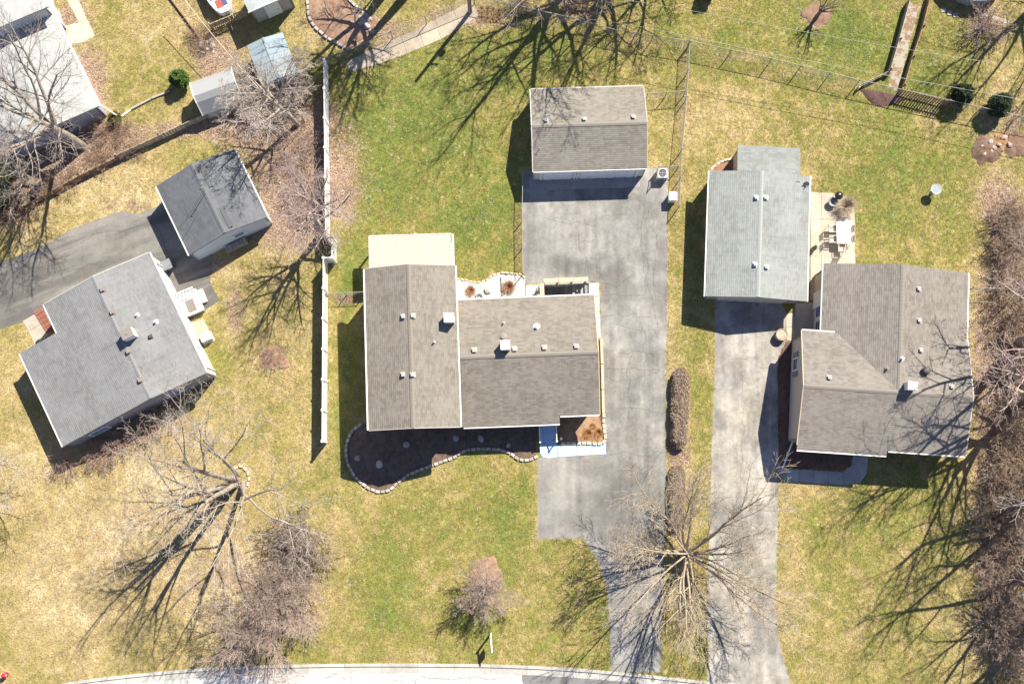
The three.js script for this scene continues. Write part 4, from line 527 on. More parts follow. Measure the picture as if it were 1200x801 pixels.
// heaped mulch beds
function bed(name, poly, m, hgt, seed) {
  noGrass(poly); let x0 = 1e9, x1 = -1e9, z0 = 1e9, z1 = -1e9; for (const [x, z] of poly) { x0 = Math.min(x0, x); x1 = Math.max(x1, x); z0 = Math.min(z0, z); z1 = Math.max(z1, z); }
  const st = Math.max(0.12, Math.sqrt((x1 - x0) * (z1 - z0) / 9000)), P = [], U = [], idx = [], id = new Map(), edge = (x, z) => { let d = 9; for (let i = 0; i < poly.length; i++) d = Math.min(d, segDist(x, z, poly[i], poly[(i + 1) % poly.length])); return d; };
  const nx = Math.ceil((x1 - x0) / st), nz = Math.ceil((z1 - z0) / st), vid = (i, j) => { const k = i * 9999 + j; if (!id.has(k)) { const x = x0 + i * st, z = z0 + j * st; id.set(k, P.length / 3); P.push(x, inPoly(poly, x, z) ? 0.02 + hgt * smooth(0, 0.5, edge(x, z)) + (vn(x * 5 + seed, z * 5) - 0.5) * 0.09 + (vn(x * 2 + seed, z * 2) - 0.5) * 0.08 + 0.03 : -0.03, z); U.push(x, z); } return id.get(k); };
  for (let i = 0; i < nx; i++) for (let j = 0; j < nz; j++) { const cx = x0 + (i + 0.5) * st, cz = z0 + (j + 0.5) * st; if (inPoly(poly, cx, cz)) { const a = vid(i, j), b = vid(i + 1, j), c = vid(i + 1, j + 1), d = vid(i, j + 1); idx.push(a, d, b, b, d, c); } }
  const g = new THREE.BufferGeometry(); g.setAttribute('position', new THREE.Float32BufferAttribute(P, 3)); g.setAttribute('uv', new THREE.Float32BufferAttribute(U, 2)); g.setIndex(idx); g.computeVertexNormals(); return struct(name, g, m);
}
const frontBedEdge = curve(pxPoly([[424, 496], [415, 503], [408, 514], [405.5, 528], [408, 543], [416, 558], [428, 569], [441, 575.5], [455, 574], [466, 566], [477, 557], [490, 551], [504, 546], [517, 541], [532, 535.5], [545, 528], [557, 526], [570, 526], [583, 526.5], [596, 530], [607, 537], [618, 539], [631, 534.5]]), 170);
bed('front_mulch_bed', [...frontBedEdge.filter((p, i) => i % 3 === 0), ...pxPoly([[631, 490], [425, 496]])], mulch(0.17, 0.125, 0.1), 0.07, 2);
bed('corner_mulch_bed', pxPoly([[656, 486], [707, 483], [707.5, 518.5], [657, 520]]), mulch(0.36, 0.23, 0.14), 0.05, 4);
const gravelEdge = curve(pxPoly([[534, 326], [544, 328], [553, 330], [562, 331], [570, 328], [578, 322.5], [587, 320], [600, 320.5], [610, 322], [615.5, 326]]), 60);
bed('white_gravel_bed', [...gravelEdge, ...pxPoly([[615.5, 350], [535, 356]])], new THREE.MeshStandardMaterial({ color: RGB(0.72, 0.71, 0.70), map: rep(concreteTex, 1.2), bumpMap: rep(fineBump, 1), bumpScale: 0.03, roughness: 0.95 }), 0.02, 7);
bed('neighbour_mulch_bed', pxPoly([[928, 512], [1000, 520], [999, 534], [997, 545], [987, 552], [918, 549], [912, 545], [911, 420], [921, 400], [930, 399]]), mulch(0.15, 0.095, 0.07), 0.06, 9);
const topBedEdge = curve(pxPoly([[361, -14], [360.5, 4], [362, 18], [367, 29], [380, 42], [395, 51], [409, 58]]), 60);
bed('back_flower_bed', [...topBedEdge, ...pxPoly([[425, 45], [446, 20], [424, 13], [407, -1], [400, -14]])], mulch(0.3, 0.2, 0.15), 0.04, 11);
const ringBed = (name, px, py, r, m, h, seed) => { const c = at(px, py), p = []; for (let i = 0; i < 34; i++) { const a = i / 34 * 6.283, q = r * (0.68 + 0.6 * vn(Math.cos(a) * 2.2 + seed, Math.sin(a) * 2.2, 6)); p.push([c.x + Math.cos(a) * q * (0.93 + 0.14 * R()), c.z + Math.sin(a) * q * (0.93 + 0.14 * R())]); } return bed(name, p, m, h, seed); };
ringBed('round_mulch_bed', 320, 420, 1.0, mulch(0.34, 0.225, 0.16), 0.05, 12);
ringBed('young_tree_mulch', 570, 671, 1.15, mulch(0.34, 0.23, 0.16), 0.06, 13); ringBed('pollard_mulch', 956, 18, 0.95, mulch(0.27, 0.18, 0.13), 0.05, 14);
ringBed('rock_mulch_mound', 1157, 175, 1.05, mulch(0.2, 0.135, 0.1), 0.2, 15); ringBed('rock_mulch_mound', 1174, 166, 0.75, mulch(0.38, 0.23, 0.13), 0.12, 16); ringBed('rock_mulch_mound', 1192, 170, 1.0, mulch(0.22, 0.15, 0.11), 0.1, 17);
bed('fence_corner_mulch', pxPoly([[1006, 103], [1018, 118], [1030, 126], [1046, 124], [1064, 115], [1040, 108]]), mulch(0.13, 0.08, 0.075), 0.05, 18);
// hand-laid edging stones
function edging(name, label, line, step, mats, w, h, d, skip) {
  const c = new THREE.CatmullRomCurve3(line.map(([x, z]) => V(x, 0, z))), L = c.getLength(), n = Math.round(L / step), p0 = c.getPointAt(0), g = thing(name, label, 'edging', V(p0.x, 0, p0.z)), gs = [0, 1, 2].map((i) => Rb(w, h, d * (0.94 + i * 0.04), 0.035));
  for (let i = 0; i < n; i++) { const t = (i + 0.5) / n; if (skip && skip(t)) continue; const p = c.getPointAt(t), v = c.getTangentAt(t), o = part('stone', gs[i % 3], mats[(i * 5 + (i >> 2)) % mats.length], g); o.position.set(p.x - p0.x + (R() - 0.5) * 0.04, h / 2 - 0.02 + R() * 0.025, p.z - p0.z + (R() - 0.5) * 0.04); o.rotation.set((R() - 0.5) * 0.08, Math.atan2(v.x, v.z) + (R() - 0.5) * 0.16, (R() - 0.5) * 0.08); }
}
const stM = [M.stone, M.stone2, M.stone3, mat(0.44, 0.38, 0.33, 0.9)];
edging('garden_edging', 'curving row of tan edging stones round the dark front mulch bed', frontBedEdge, 0.345, stM, 0.19, 0.17, 0.3);
edging('garden_edging', 'straight tan edging stones round the corner bed beside the driveway', pxPoly([[657, 519.5], [682, 518.8], [707.4, 517.6], [707.8, 500], [707.4, 484]]), 0.36, [mat(0.58, 0.47, 0.34, 0.9), mat(0.54, 0.44, 0.33, 0.9)], 0.2, 0.17, 0.31);
edging('garden_edging', 'thin tan edging stones along the white gravel bed behind the house', gravelEdge, 0.3, [mat(0.56, 0.42, 0.27, 0.9), mat(0.6, 0.47, 0.31, 0.9)], 0.13, 0.14, 0.26);
edging('garden_edging', 'grey edging stones round the back flower bed', topBedEdge, 0.42, [M.stone, M.stone3], 0.2, 0.2, 0.38);
edging('garden_edging', 'short straight grey edging beside the back flower bed rocks', pxPoly([[404, -6], [415, 6], [427, 15]]), 0.42, [M.stone, M.stone2], 0.2, 0.2, 0.38);
edging('garden_edging', 'ring of edging stones round the foot of the many-stemmed tree', (() => { const c = at(281, 561), o = []; for (let i = 0; i <= 20; i++) { const a = -2.3 + i / 20 * 4.0; o.push([c.x + Math.cos(a) * 0.62, c.z + Math.sin(a) * 0.85]); } return o; })(), 0.34, [M.stone2, mat(0.5, 0.38, 0.28, 0.9)], 0.18, 0.15, 0.3);
edging('garden_edging', 'edging stones curving round the back corner of the pale roofed garage', curve(pxPoly([[832, 214], [831, 205], [834, 198], [840, 193], [848, 189], [858, 186]]), 30), 0.3, [M.stone2, mat(0.56, 0.46, 0.38, 0.9)], 0.15, 0.14, 0.27);
bed('garage_corner_bed', pxPoly([[832, 214], [833, 200], [840, 193], [850, 189], [866, 186], [866, 205], [840, 215]]), mulch(0.3, 0.17, 0.11), 0.03, 21);

// boulders
function boulder(px, py, s, label, group, m = M.rock, h = 0.02) { const g = new THREE.IcosahedronGeometry(s, 2), p = g.attributes.position, k = R() * 50; for (let i = 0; i < p.count; i++) { const x = p.getX(i), y = p.getY(i), z = p.getZ(i), f = 0.72 + 0.5 * vn(x / s * 1.4 + k, z / s * 1.4 + y / s * 2, 8); p.setXYZ(i, x * f, y * f * 0.6, z * f * 0.85); } g.rotateY(R() * 6); g.computeVertexNormals(); const o = solo('boulder', g, m, label, 'rock', group), c = at(px, py); o.position.set(c.x, h + s * 0.25, c.z); return o; }
for (const [x, y, s] of [[419, 536.5, 0.22], [476, 521, 0.25], [534, 513.5, 0.22], [563.5, 514, 0.26], [595.5, 522, 0.18]]) boulder(x, y, s, 'small grey rock lying in the dark front mulch bed', 'rocks in the front bed', M.rock, 0.12);
boulder(445, 544, 0.27, 'round pale stone in the front mulch bed', null, M.stone2, 0.12);
for (const [x, y, s] of [[1160, 167, 0.22], [1164, 174, 0.2], [1161, 178, 0.16], [1176, 162, 0.24], [1170, 170, 0.17], [1153, 181, 0.18], [1150, 172, 0.15], [1182, 170, 0.2]]) boulder(x, y, s, 'pale rock on the mulch mound by the hedgerow', 'rocks on the mulch mound', mat(0.4, 0.31, 0.25, 0.95), 0.16);
for (const [x, y, s] of [[427, 18, 0.28], [432, 22, 0.26], [425, 26, 0.3], [430, 31, 0.25], [436, 37, 0.24], [423, 21, 0.2]]) boulder(x, y, s, 'mottled rock heaped at the end of the back flower bed', 'rocks by the back flower bed', R() < 0.5 ? M.rock : M.stone3, 0.05);
for (let i = 0; i < 26; i++) boulder(232 + R() * 18, 44 + R() * 18, 0.08 + R() * 0.12, 'broken pale stone in the rubble heap by the picket fence', 'rubble heap stones', R() < 0.5 ? mat(0.55, 0.45, 0.42, 0.95) : M.rock, 0.02);
boulder(572, 340.5, 0.26, 'smooth grey stone in the white gravel bed', null, mat(0.36, 0.34, 0.33, 0.9), 0.05);

// ---- front steps of the main house
{
  const f = frame([631.5, 498], [651, 497], [632, 530], 0.3), g = thing('front_steps', 'pale blue painted front steps with white rails at the brown roofed house', 'steps', f.o, f.ang), m = new THREE.MeshStandardMaterial({ color: RGB(0.48, 0.66, 0.86), map: rep(concreteTex, 3), roughness: 0.8 }), L = f.L;
  const zt = f.loc(640, 517, 0.1)[1], n = 4, d = 0.3; for (let i = 0; i < n; i++) part('tread', Rb(L - 0.1, 0.14 * (n - i), d - 0.004, 0.012, L / 2, 0.07 * (n - i), zt - (n - i - 0.5) * d), m, g); part('landing', Rb(L - 0.1, 0.58, 1.1, 0.012, L / 2, 0.29, zt - n * d - 0.55), m, g);
  for (const x of [0.0, L]) part('railing', join([Bx(0.06, 0.95, 0.06, x, 0.5, zt + 0.05), Bx(0.06, 0.95, 0.06, x, 1.0, zt - n * d), bar([x, 0.97, zt + 0.1], [x, 1.5, zt - n * d - 0.05], 0.07, 0.05), bar([x, 0.5, zt + 0.05], [x, 1.0, zt - n * d], 0.04, 0.04), ...[1, 2, 3, 4].map((i) => Bx(0.025, 0.5, 0.025, x, 0.6 + i * 0.105, zt - i * d * 0.8)), Rb(0.13, 0.1, 0.13, 0.03, x, 1.02, zt + 0.06)]), M.white, g);
  slabs('painted_walk', [[[632, 517], [653, 516.5], [653.5, 530], [633, 531.5]], [[653, 521], [676, 520.2], [676.5, 534], [654, 535.5]], [[676, 520.2], [693, 519.6], [693.5, 533], [676.5, 534]], [[693, 519.6], [710, 519], [710.5, 532], [693.5, 533]], [[633, 531.5], [653.5, 530], [654, 535.5], [644, 537], [636, 535.5]]], 0.03, [m]);
  const lp = thing('path_light', 'small white path light beside the front steps', 'garden light', at(657.5, 514)); part('stake', Cy(0.025, 0.02, 0.4, 8, 0, 0.2), M.white, lp); part('lamp_head', join([Cy(0.06, 0.06, 0.12, 10, 0, 0.45), Cy(0.02, 0.1, 0.06, 10, 0, 0.54)]), M.white, lp);
}
// ---- basement stairwell
{
  const f = frame([637.5, 333.5], [689.5, 331.5], [638, 351], 0), g = thing('basement_stairs', 'sunken basement stairs with timber rail along the driveway', 'stairs', f.o, f.ang), L = f.L, D = f.D + 0.02, cm = concrete(0.4, 0.4, 0.4, 3), cd = concrete(0.3, 0.3, 0.31, 3), dep = 1.5;
  part('retaining_wall', Bx(L + 0.2, dep + 0.06, 0.12, L / 2, -dep / 2 + 0.01, -0.05), cm, g); part('retaining_wall', Bx(L + 0.2, dep + 0.02, 0.12, L / 2, -dep / 2, D + 0.05), cm, g); part('retaining_wall', Bx(0.12, dep, D, -0.06, -dep / 2 + 0.01, D / 2), cm, g); part('floor', Bx(L, 0.1, D - 0.02, L / 2, -dep - 0.05, D / 2), cd, g);
  const n = 7, x0 = L * 0.38, w = (L - x0) / n; for (let i = 0; i < n; i++) part('step', Rb(w - 0.01, dep * (i + 1) / (n + 0.6), D - 0.02, 0.01, x0 + (i + 0.5) * w, -dep + dep * (i + 1) / (n + 0.6) / 2, D / 2), i % 2 ? cm : cd, g);
  for (let i = 0; i < 3; i++) part('rail_board', Bx(L / 3 - 0.03, 0.06, 0.3, (i + 0.5) * L / 3 - 0.05, 0.95, -0.12), M.timber, g); for (let i = 0; i < 4; i++) part('post', Bx(0.1, 0.92, 0.1, 0.02 + i * (L - 0.2) / 3, 0.46, -0.12), M.timber, g); part('rail_board', Bx(0.3, 0.06, D + 0.1, -0.18, 0.96, D / 2 + 0.1), M.timber, g); part('post', Bx(0.1, 0.92, 0.1, -0.2, 0.46, D * 0.8), M.timber, g);
  part('mid_rail', Bx(L - 0.1, 0.1, 0.04, L / 2 - 0.05, 0.5, -0.12), M.timber, g); part('downspout', rod(V(-0.75, 0.3, D * 0.9), V(-0.35, 0.25, 0.1), 0.05, 8), M.steel, g);
}
{ const g = thing('timber_edging', 'long sawn timber edging along the driveway side of the brown roofed house', 'edging', at(706, 440)), o = g.position; for (const [a, b] of [[[704.6, 397], [705.6, 426]], [[705.7, 427], [706.3, 456]], [[706.4, 457], [707, 484]]]) { const A = at(...a), B = at(...b); part('timber', bar([A.x - o.x, 0.1, A.z - o.z], [B.x - o.x, 0.1, B.z - o.z], 0.17, 0.2), M.timber, g); } }

// ---------------------------------------------------------------- fences
{ // white vinyl privacy fence
  const base = pxPoly([[384, 80], [386.3, 284], [394, 284], [393.4, 307.3], [383.6, 307.8], [382.4, 518]]), g = thing('white_vinyl_fence', 'tall white vinyl privacy fence with a jog, left of the brown roofed house', 'fence', V(base[0][0], 0, base[0][1])), H = 1.9, o = g.position;
  const bmp = greyTex(128, 16, (u) => ((u * 12) % 1 < 0.08 ? 0.2 : 1), true), vm = [0.84, 0.8, 0.82].map((k) => new THREE.MeshStandardMaterial({ color: RGB(k, k, k * 0.99), roughness: 0.45, bumpMap: bmp, bumpScale: 0.006 }));
  const post = (x, z) => { const p = part('post', join([Bx(0.13, H + 0.06, 0.13, 0, H / 2), Bx(0.17, 0.03, 0.17, 0, H + 0.045), new THREE.ConeGeometry(0.11, 0.07, 4, 1).rotateY(Math.PI / 4).translate(0, H + 0.095, 0)]), M.vinyl, g); p.position.set(x - o.x, 0, z - o.z); };
  let k = 0; for (let i = 0; i < base.length - 1; i++) {
    const a = base[i], b = base[i + 1], L = Math.hypot(b[0] - a[0], b[1] - a[1]), n = Math.max(1, Math.round(L / 2.1)), ang = Math.atan2(-(b[1] - a[1]), b[0] - a[0]);
    for (let j = 0; j < n; j++) { const t = (j + 0.5) / n, w = L / n - 0.13, p = part('panel', join([Bx(w, H - 0.28, 0.03, 0, H / 2 + 0.02), Bx(w, 0.13, 0.06, 0, H - 0.06), Bx(w, 0.13, 0.06, 0, 0.11)]), vm[k++ % 3], g); p.position.set(lerp(a[0], b[0], t) - o.x, 0, lerp(a[1], b[1], t) - o.z); p.rotation.y = ang; post(lerp(a[0], b[0], j / n), lerp(a[1], b[1], j / n)); }
  } post(...base[base.length - 1]);
}
function chainLink(label, pts, H, step, gate) {
  const w = pxPoly(pts), g = thing('chain_link_fence', label, 'fence', V(w[0][0], 0, w[0][1])), o = g.position, wires = [];
  for (let i = 0; i < w.length - 1; i++) {
    const a = w[i], b = w[i + 1], L = Math.hypot(b[0] - a[0], b[1] - a[1]), n = Math.max(1, Math.round(L / step)), P = (t, y) => V(lerp(a[0], b[0], t) - o.x, y, lerp(a[1], b[1], t) - o.z);
    for (let j = i ? 1 : 0; j <= n; j++) { const q = P(j / n, 0); part('post', join([Cy(0.032, 0.032, H + 0.05, 8, q.x, H / 2, q.z), new THREE.SphereGeometry(0.042, 8, 5).translate(q.x, H + 0.05, q.z)]), M.galv, g); }
    for (let j = 0; j < n; j++) part('top_rail', rod(P(j / n, H), P((j + 1) / n, H), 0.024, 7), M.galv, g);
    const m = Math.round(L / 0.14), dx = H / L; for (let j = -Math.ceil(H / 0.14); j < m; j++) for (const s of [1, -1]) { let t0 = j / m, t1 = t0 + dx, y0 = 0.03, y1 = H; const c0 = Math.max(0, t0), c1 = Math.min(1, t1); if (c1 <= c0) continue; y0 = 0.03 + (c0 - t0) / dx * (H - 0.03); y1 = 0.03 + (c1 - t0) / dx * (H - 0.03); if (s < 0) { y0 = H + 0.03 - y0; y1 = H + 0.03 - y1; } wires.push(rod(P(c0, y0), P(c1, y1), 0.0035, 3)); }
  }
  const me = part('wire_mesh', join(wires), M.galv, g); me.userData.kind = 'stuff'; return g;
}
chainLink('long chain link fence along the back lot line from the utility pole', [[356, 88], [420, 62], [500, 28], [556, 4], [640, 22], [720, 43], [805, 56]], 1.35, 3);
chainLink('chain link fence along the back of the yard with the bird bath', [[806.5, 56], [900, 76], [1002, 101], [1100, 123], [1230, 152]], 1.35, 2.45);
chainLink('chain link fence running from the back lot line to the utility pad', [[805.5, 57.5], [802, 120], [796.5, 180], [793.5, 246]], 1.35, 2.6);
chainLink('short chain link gate section beside the brown roofed garage', [[757, 116], [800.5, 113]], 1.3, 1.4);
chainLink('low chain link fence on the lawn edge of the wide driveway', [[612.5, 207], [611.5, 260], [612.5, 322]], 1.1, 2.3);
chainLink('chain link gate between the white fence and brown roofed house', [[384.5, 347], [428, 345]], 1.2, 1.3);
chainLink('short chain link section between the taupe roofed house and hedgerow', [[1134, 340], [1200, 343]], 1.25, 2);
chainLink('low chain link section round the utility pad', [[767.5, 213.5], [770, 200], [793, 199]], 1.1, 1.4);
// weathered board fence
function boardFence(name, label, pts, H, bw, m, gap = 0.02, rails = true) {
  const w = pxPoly(pts), g = thing(name, label, 'fence', V(w[0][0], 0, w[0][1])), o = g.position;
  for (let i = 0; i < w.length - 1; i++) { const a = w[i], b = w[i + 1], L = Math.hypot(b[0] - a[0], b[1] - a[1]), n = Math.round(L / (bw + gap)), ang = Math.atan2(-(b[1] - a[1]), b[0] - a[0]), gs = [0, 1, 2].map((k) => Bx(bw, H * (0.95 + 0.03 * k), 0.022)); for (let j = 0; j < n; j++) { const t = (j + 0.5) / n, k = (j * 7 + i) % 3, p = part('board', gs[k], m[(j * 5 + (j >> 2)) % m.length], g); p.position.set(lerp(a[0], b[0], t) - o.x, H * (0.95 + 0.03 * k) / 2, lerp(a[1], b[1], t) - o.z); p.rotation.set((R() - 0.5) * 0.06, ang + (R() - 0.5) * 0.04, (R() - 0.5) * 0.03); }
    if (rails) for (const y of [0.25, H - 0.2]) part('rail', bar([a[0] - o.x - Math.sin(ang) * 0.05, y, a[1] - o.z - Math.cos(ang) * 0.05], [b[0] - o.x - Math.sin(ang) * 0.05, y, b[1] - o.z - Math.cos(ang) * 0.05], 0.05, 0.09), m[0], g); for (const q of [a, b]) part('post', Bx(0.1, H + 0.05, 0.1, q[0] - o.x - Math.sin(ang) * 0.1, H / 2, q[1] - o.z - Math.cos(ang) * 0.1), m[0], g); }
  return g;
}
const gw = [M.greyWood, wood(0.40, 0.37, 0.33), wood(0.32, 0.28, 0.25)], bwd = [M.brownWood, wood(0.34, 0.24, 0.16), wood(0.27, 0.18, 0.12)], pw = [wood(0.46, 0.38, 0.26), wood(0.42, 0.34, 0.23), wood(0.5, 0.42, 0.3)];
boardFence('board_fence', 'weathered grey board fence running past the barn-roofed shed', [[140, 186], [190, 163], [226, 146], [292, 117]], 0.95, 0.19, gw);
boardFence('board_fence', 'low dark brown board fence from the weathered grey fence into the brush', [[-26, 275], [40, 240], [96, 209], [139, 188]], 0.75, 0.2, [wood(0.22, 0.15, 0.105), wood(0.26, 0.18, 0.125), wood(0.18, 0.125, 0.09)]);
boardFence('picket_fence', 'yellowed picket fence beside the flat roofed outbuilding and parked boat', [[250, 36], [291, 19]], 1.3, 0.09, pw, 0.07);
boardFence('picket_fence', 'brown picket fence between the leafy lane and round evergreen shrubs', [[1052, 111], [1107, 124.5]], 1.2, 0.09, bwd, 0.1);
boardFence('board_fence', 'low board fence on the lawn side of the leafy lane', [[1063, 2], [1050, 50], [1040, 84]], 0.9, 0.16, gw, 0.03);
boardFence('board_fence', 'brown board fence on the pool side of the leafy lane', [[1088, -6], [1078, 34], [1066, 70], [1056.5, 102]], 0.8, 0.16, bwd, 0.03);
boardFence('board_fence', 'pale low board fence slanting to the mulched fence corner', [[1040, 86], [1004, 103.5]], 0.6, 0.16, [wood(0.62, 0.55, 0.45)], 0.02);
{ const g = thing('bed_border', 'dark plank border of the weedy strip beside the picket fence', 'edging', at(200, 0)), o = g.position; for (const [a, b] of [[[198, -4], [216, 20]], [[216.5, 20.7], [235, 46]]]) { const A = at(...a), B = at(...b); part('plank', bar([A.x - o.x, 0.12, A.z - o.z], [B.x - o.x, 0.12, B.z - o.z], 0.08, 0.26), M.brownWood, g); } }
{ const g = thing('wood_border', 'wooden border boards beside the small green conifer', 'edging', at(180, 122)), o = g.position; for (const [a, b] of [[[154, 128], [177, 116]], [[178, 115.5], [199, 107]]]) { const A = at(...a), B = at(...b); part('plank', bar([A.x - o.x, 0.09, A.z - o.z], [B.x - o.x, 0.09, B.z - o.z], 0.14, 0.18), M.greyWood, g); } }

// ---------------------------------------------------------------- pole and cables
{
  const g = thing('utility_pole', 'grey wooden utility pole at the end of the garden path', 'utility pole', at(551, 14)); part('shaft', Cy(0.11, 0.16, 7.4, 10, 0, 3.7), bark(0.3, 0.27, 0.24), g); part('crossarm', Bx(0.8, 0.09, 0.09, 0.15, 5.4, 0.12), M.greyWood, g); for (const x of [-0.18, 0.15, 0.48]) part('insulator', Cy(0.04, 0.05, 0.16, 8, x, 5.53, 0.12), M.steel, g); part('cable_box', Rb(0.3, 0.5, 0.25, 0.03, 0.22, 4.3, 0.1), M.ventGrey, g);
}
function cable(label, pts, r = 0.016, m = M.cable) { const c = new THREE.CatmullRomCurve3(pts.map(([x, y, h]) => at(x, y, h))); return solo('overhead_cable', new THREE.TubeGeometry(c, 60, r, 5), m, label, 'cable'); }
cable('upper overhead cable strung above the back lot line', [[548, -22, 5.5], [700, -5, 4.9], [810, 12.5, 4.8], [915, 32, 4.75], [1050, 55.5, 4.75], [1200, 79, 4.9], [1330, 97, 5.3]], 0.011);
cable('lower thick overhead cable strung above the back lot line', [[553, -8, 4.4], [650, 16, 3.7], [750, 31, 3.45], [900, 62, 3.4], [1000, 81, 3.4], [1100, 99, 3.45], [1200, 117, 3.6], [1330, 140, 4]], 0.015);
cable('service cable crossing above the picket fence toward the blue metal shed', [[205, -14, 3.2], [250, 42, 2.9], [305, 106, 2.7]], 0.024, mat(0.56, 0.47, 0.37, 0.7));
cable('service cable reaching the antenna of the grey roofed garage', [[240, 222, 4.9], [214, 262, 4.2], [186, 290, 3.6]], 0.012, M.black);

// ---------------------------------------------------------------- yard things
{ const g = thing('heat_pump', 'grey heat pump on the pad beside the brown roofed garage', 'heat pump', at(775, 206)); part('cabinet', Rb(0.72, 0.78, 0.72, 0.05, 0, 0.42, 0), mat(0.45, 0.47, 0.46, 0.5, { metalness: 0.3 }), g); part('fan_grille', join([new THREE.TorusGeometry(0.27, 0.015, 5, 20).rotateX(Math.PI / 2).translate(0, 0.83, 0), new THREE.TorusGeometry(0.17, 0.012, 5, 18).rotateX(Math.PI / 2).translate(0, 0.83, 0), Bx(0.54, 0.012, 0.02, 0, 0.832, 0), Bx(0.02, 0.012, 0.54, 0, 0.832, 0)]), M.steel, g); part('fan', Cy(0.25, 0.25, 0.01, 16, 0, 0.815, 0), M.black, g); part('louvre', join([0, 1, 2, 3, 4].map((i) => Bx(0.6, 0.02, 0.02, 0, 0.2 + i * 0.12, 0.365))), M.steel, g); }
{ const g = thing('white_storage_box', 'white lidded storage box at the edge of the wide driveway', 'storage box', at(787, 233)); part('body', Rb(0.52, 0.8, 0.56, 0.04, 0, 0.4, 0), M.white, g); part('lid', Rb(0.58, 0.08, 0.62, 0.03, 0, 0.84, 0), M.white, g); part('handle', Bx(0.2, 0.03, 0.04, 0, 0.78, 0.31), M.ventGrey, g); }
{ const g = thing('heat_pump', 'small pale heat pump on the lawn side of the grey roofed house', 'heat pump', at(243, 396), 0.42); part('cabinet', Rb(0.72, 0.7, 0.6, 0.05, 0, 0.38, 0), mat(0.5, 0.5, 0.56, 0.5), g); part('fan_grille', join([new THREE.TorusGeometry(0.22, 0.015, 5, 20).rotateX(Math.PI / 2).translate(0, 0.745, 0), Bx(0.44, 0.012, 0.02, 0, 0.745, 0), Bx(0.02, 0.012, 0.44, 0, 0.745, 0)]), M.steel, g); part('base', Bx(0.85, 0.06, 0.75, 0, 0.03, 0), M.stone, g); }
{ const g = thing('wheeled_bin', 'dark grey wheeled bin at the corner of the grey roofed house', 'bin', at(199, 313), 0.42); part('body', new THREE.CylinderGeometry(0.44, 0.34, 0.9, 4, 1).rotateY(Math.PI / 4).translate(0, 0.5, 0), mat(0.13, 0.14, 0.14, 0.6), g); part('lid', Rb(0.68, 0.07, 0.72, 0.03, 0, 0.98, 0), mat(0.17, 0.18, 0.18, 0.6), g); for (const x of [-0.22, 0.22]) part('wheel', new THREE.CylinderGeometry(0.1, 0.1, 0.05, 12).rotateZ(Math.PI / 2).translate(x, 0.1, -0.28), M.black, g); part('handle', rod(V(-0.2, 0.95, -0.38), V(0.2, 0.95, -0.38), 0.02), M.black, g); }
{ const g = thing('hose_reel', 'green grey coiled garden hose in the white gravel bed', 'hose', at(562, 348)); for (let i = 0; i < 4; i++) part('coil', new THREE.TorusGeometry(0.3 - i * 0.03, 0.022, 6, 26).rotateX(Math.PI / 2).translate(0, 0.08 + i * 0.04, 0), mat(0.28, 0.34, 0.33, 0.6), g); part('nozzle', rod(V(0.28, 0.1, 0), V(0.5, 0.06, 0.1), 0.02), M.steel, g); }
{ const g = thing('divider_board', 'grey divider board set across the white gravel bed', 'edging', at(588, 337)); part('board', Bx(0.06, 0.2, 1.5, 0, 0.08, 0, 0.05), M.greyWood, g); part('stake', Bx(0.05, 0.3, 0.05, 0.05, 0.1, 0.5), M.greyWood, g); }
// realtor's post: tall white post, arm toward the street, hanging panel
{ const g = thing('yard_sign', 'white sign post with arm and hanging panel near the kerb', 'sign', at(575.5, 742), 0.1); part('post', join([Bx(0.1, 1.9, 0.1, 0, 0.95, 0), new THREE.ConeGeometry(0.09, 0.09, 4).rotateY(Math.PI / 4).translate(0, 1.945, 0)]), M.white, g); part('arm', Bx(0.08, 0.1, 1.05, 0, 1.72, 0.5), M.white, g); part('panel', Rb(0.03, 0.62, 0.62, 0.01, 0, 1.28, 0.62), M.white, g); for (const z of [0.4, 0.84]) part('hook', rod(V(0, 1.59, z), V(0, 1.68, z), 0.008), M.steel, g); }
{ const g = thing('fire_hydrant', 'red fire hydrant on the straw coloured grass by the street', 'hydrant', at(7, 790)); const rm = mat(0.55, 0.03, 0.05, 0.4); part('barrel', new THREE.LatheGeometry([[0.0, 0], [0.17, 0], [0.17, 0.05], [0.11, 0.07], [0.1, 0.5], [0.14, 0.52], [0.14, 0.56], [0.12, 0.58], [0.09, 0.68], [0.03, 0.72], [0.03, 0.77], [0, 0.77]].map(([x, y]) => new THREE.Vector2(x, y)), 16), rm, g); for (const s of [-1, 1]) part('outlet', new THREE.CylinderGeometry(0.05, 0.055, 0.1, 10).rotateZ(Math.PI / 2).translate(s * 0.14, 0.42, 0), mat(0.75, 0.72, 0.7, 0.5), g); part('outlet', new THREE.CylinderGeometry(0.07, 0.075, 0.1, 12).rotateX(Math.PI / 2).translate(0, 0.36, 0.14), rm, g); }
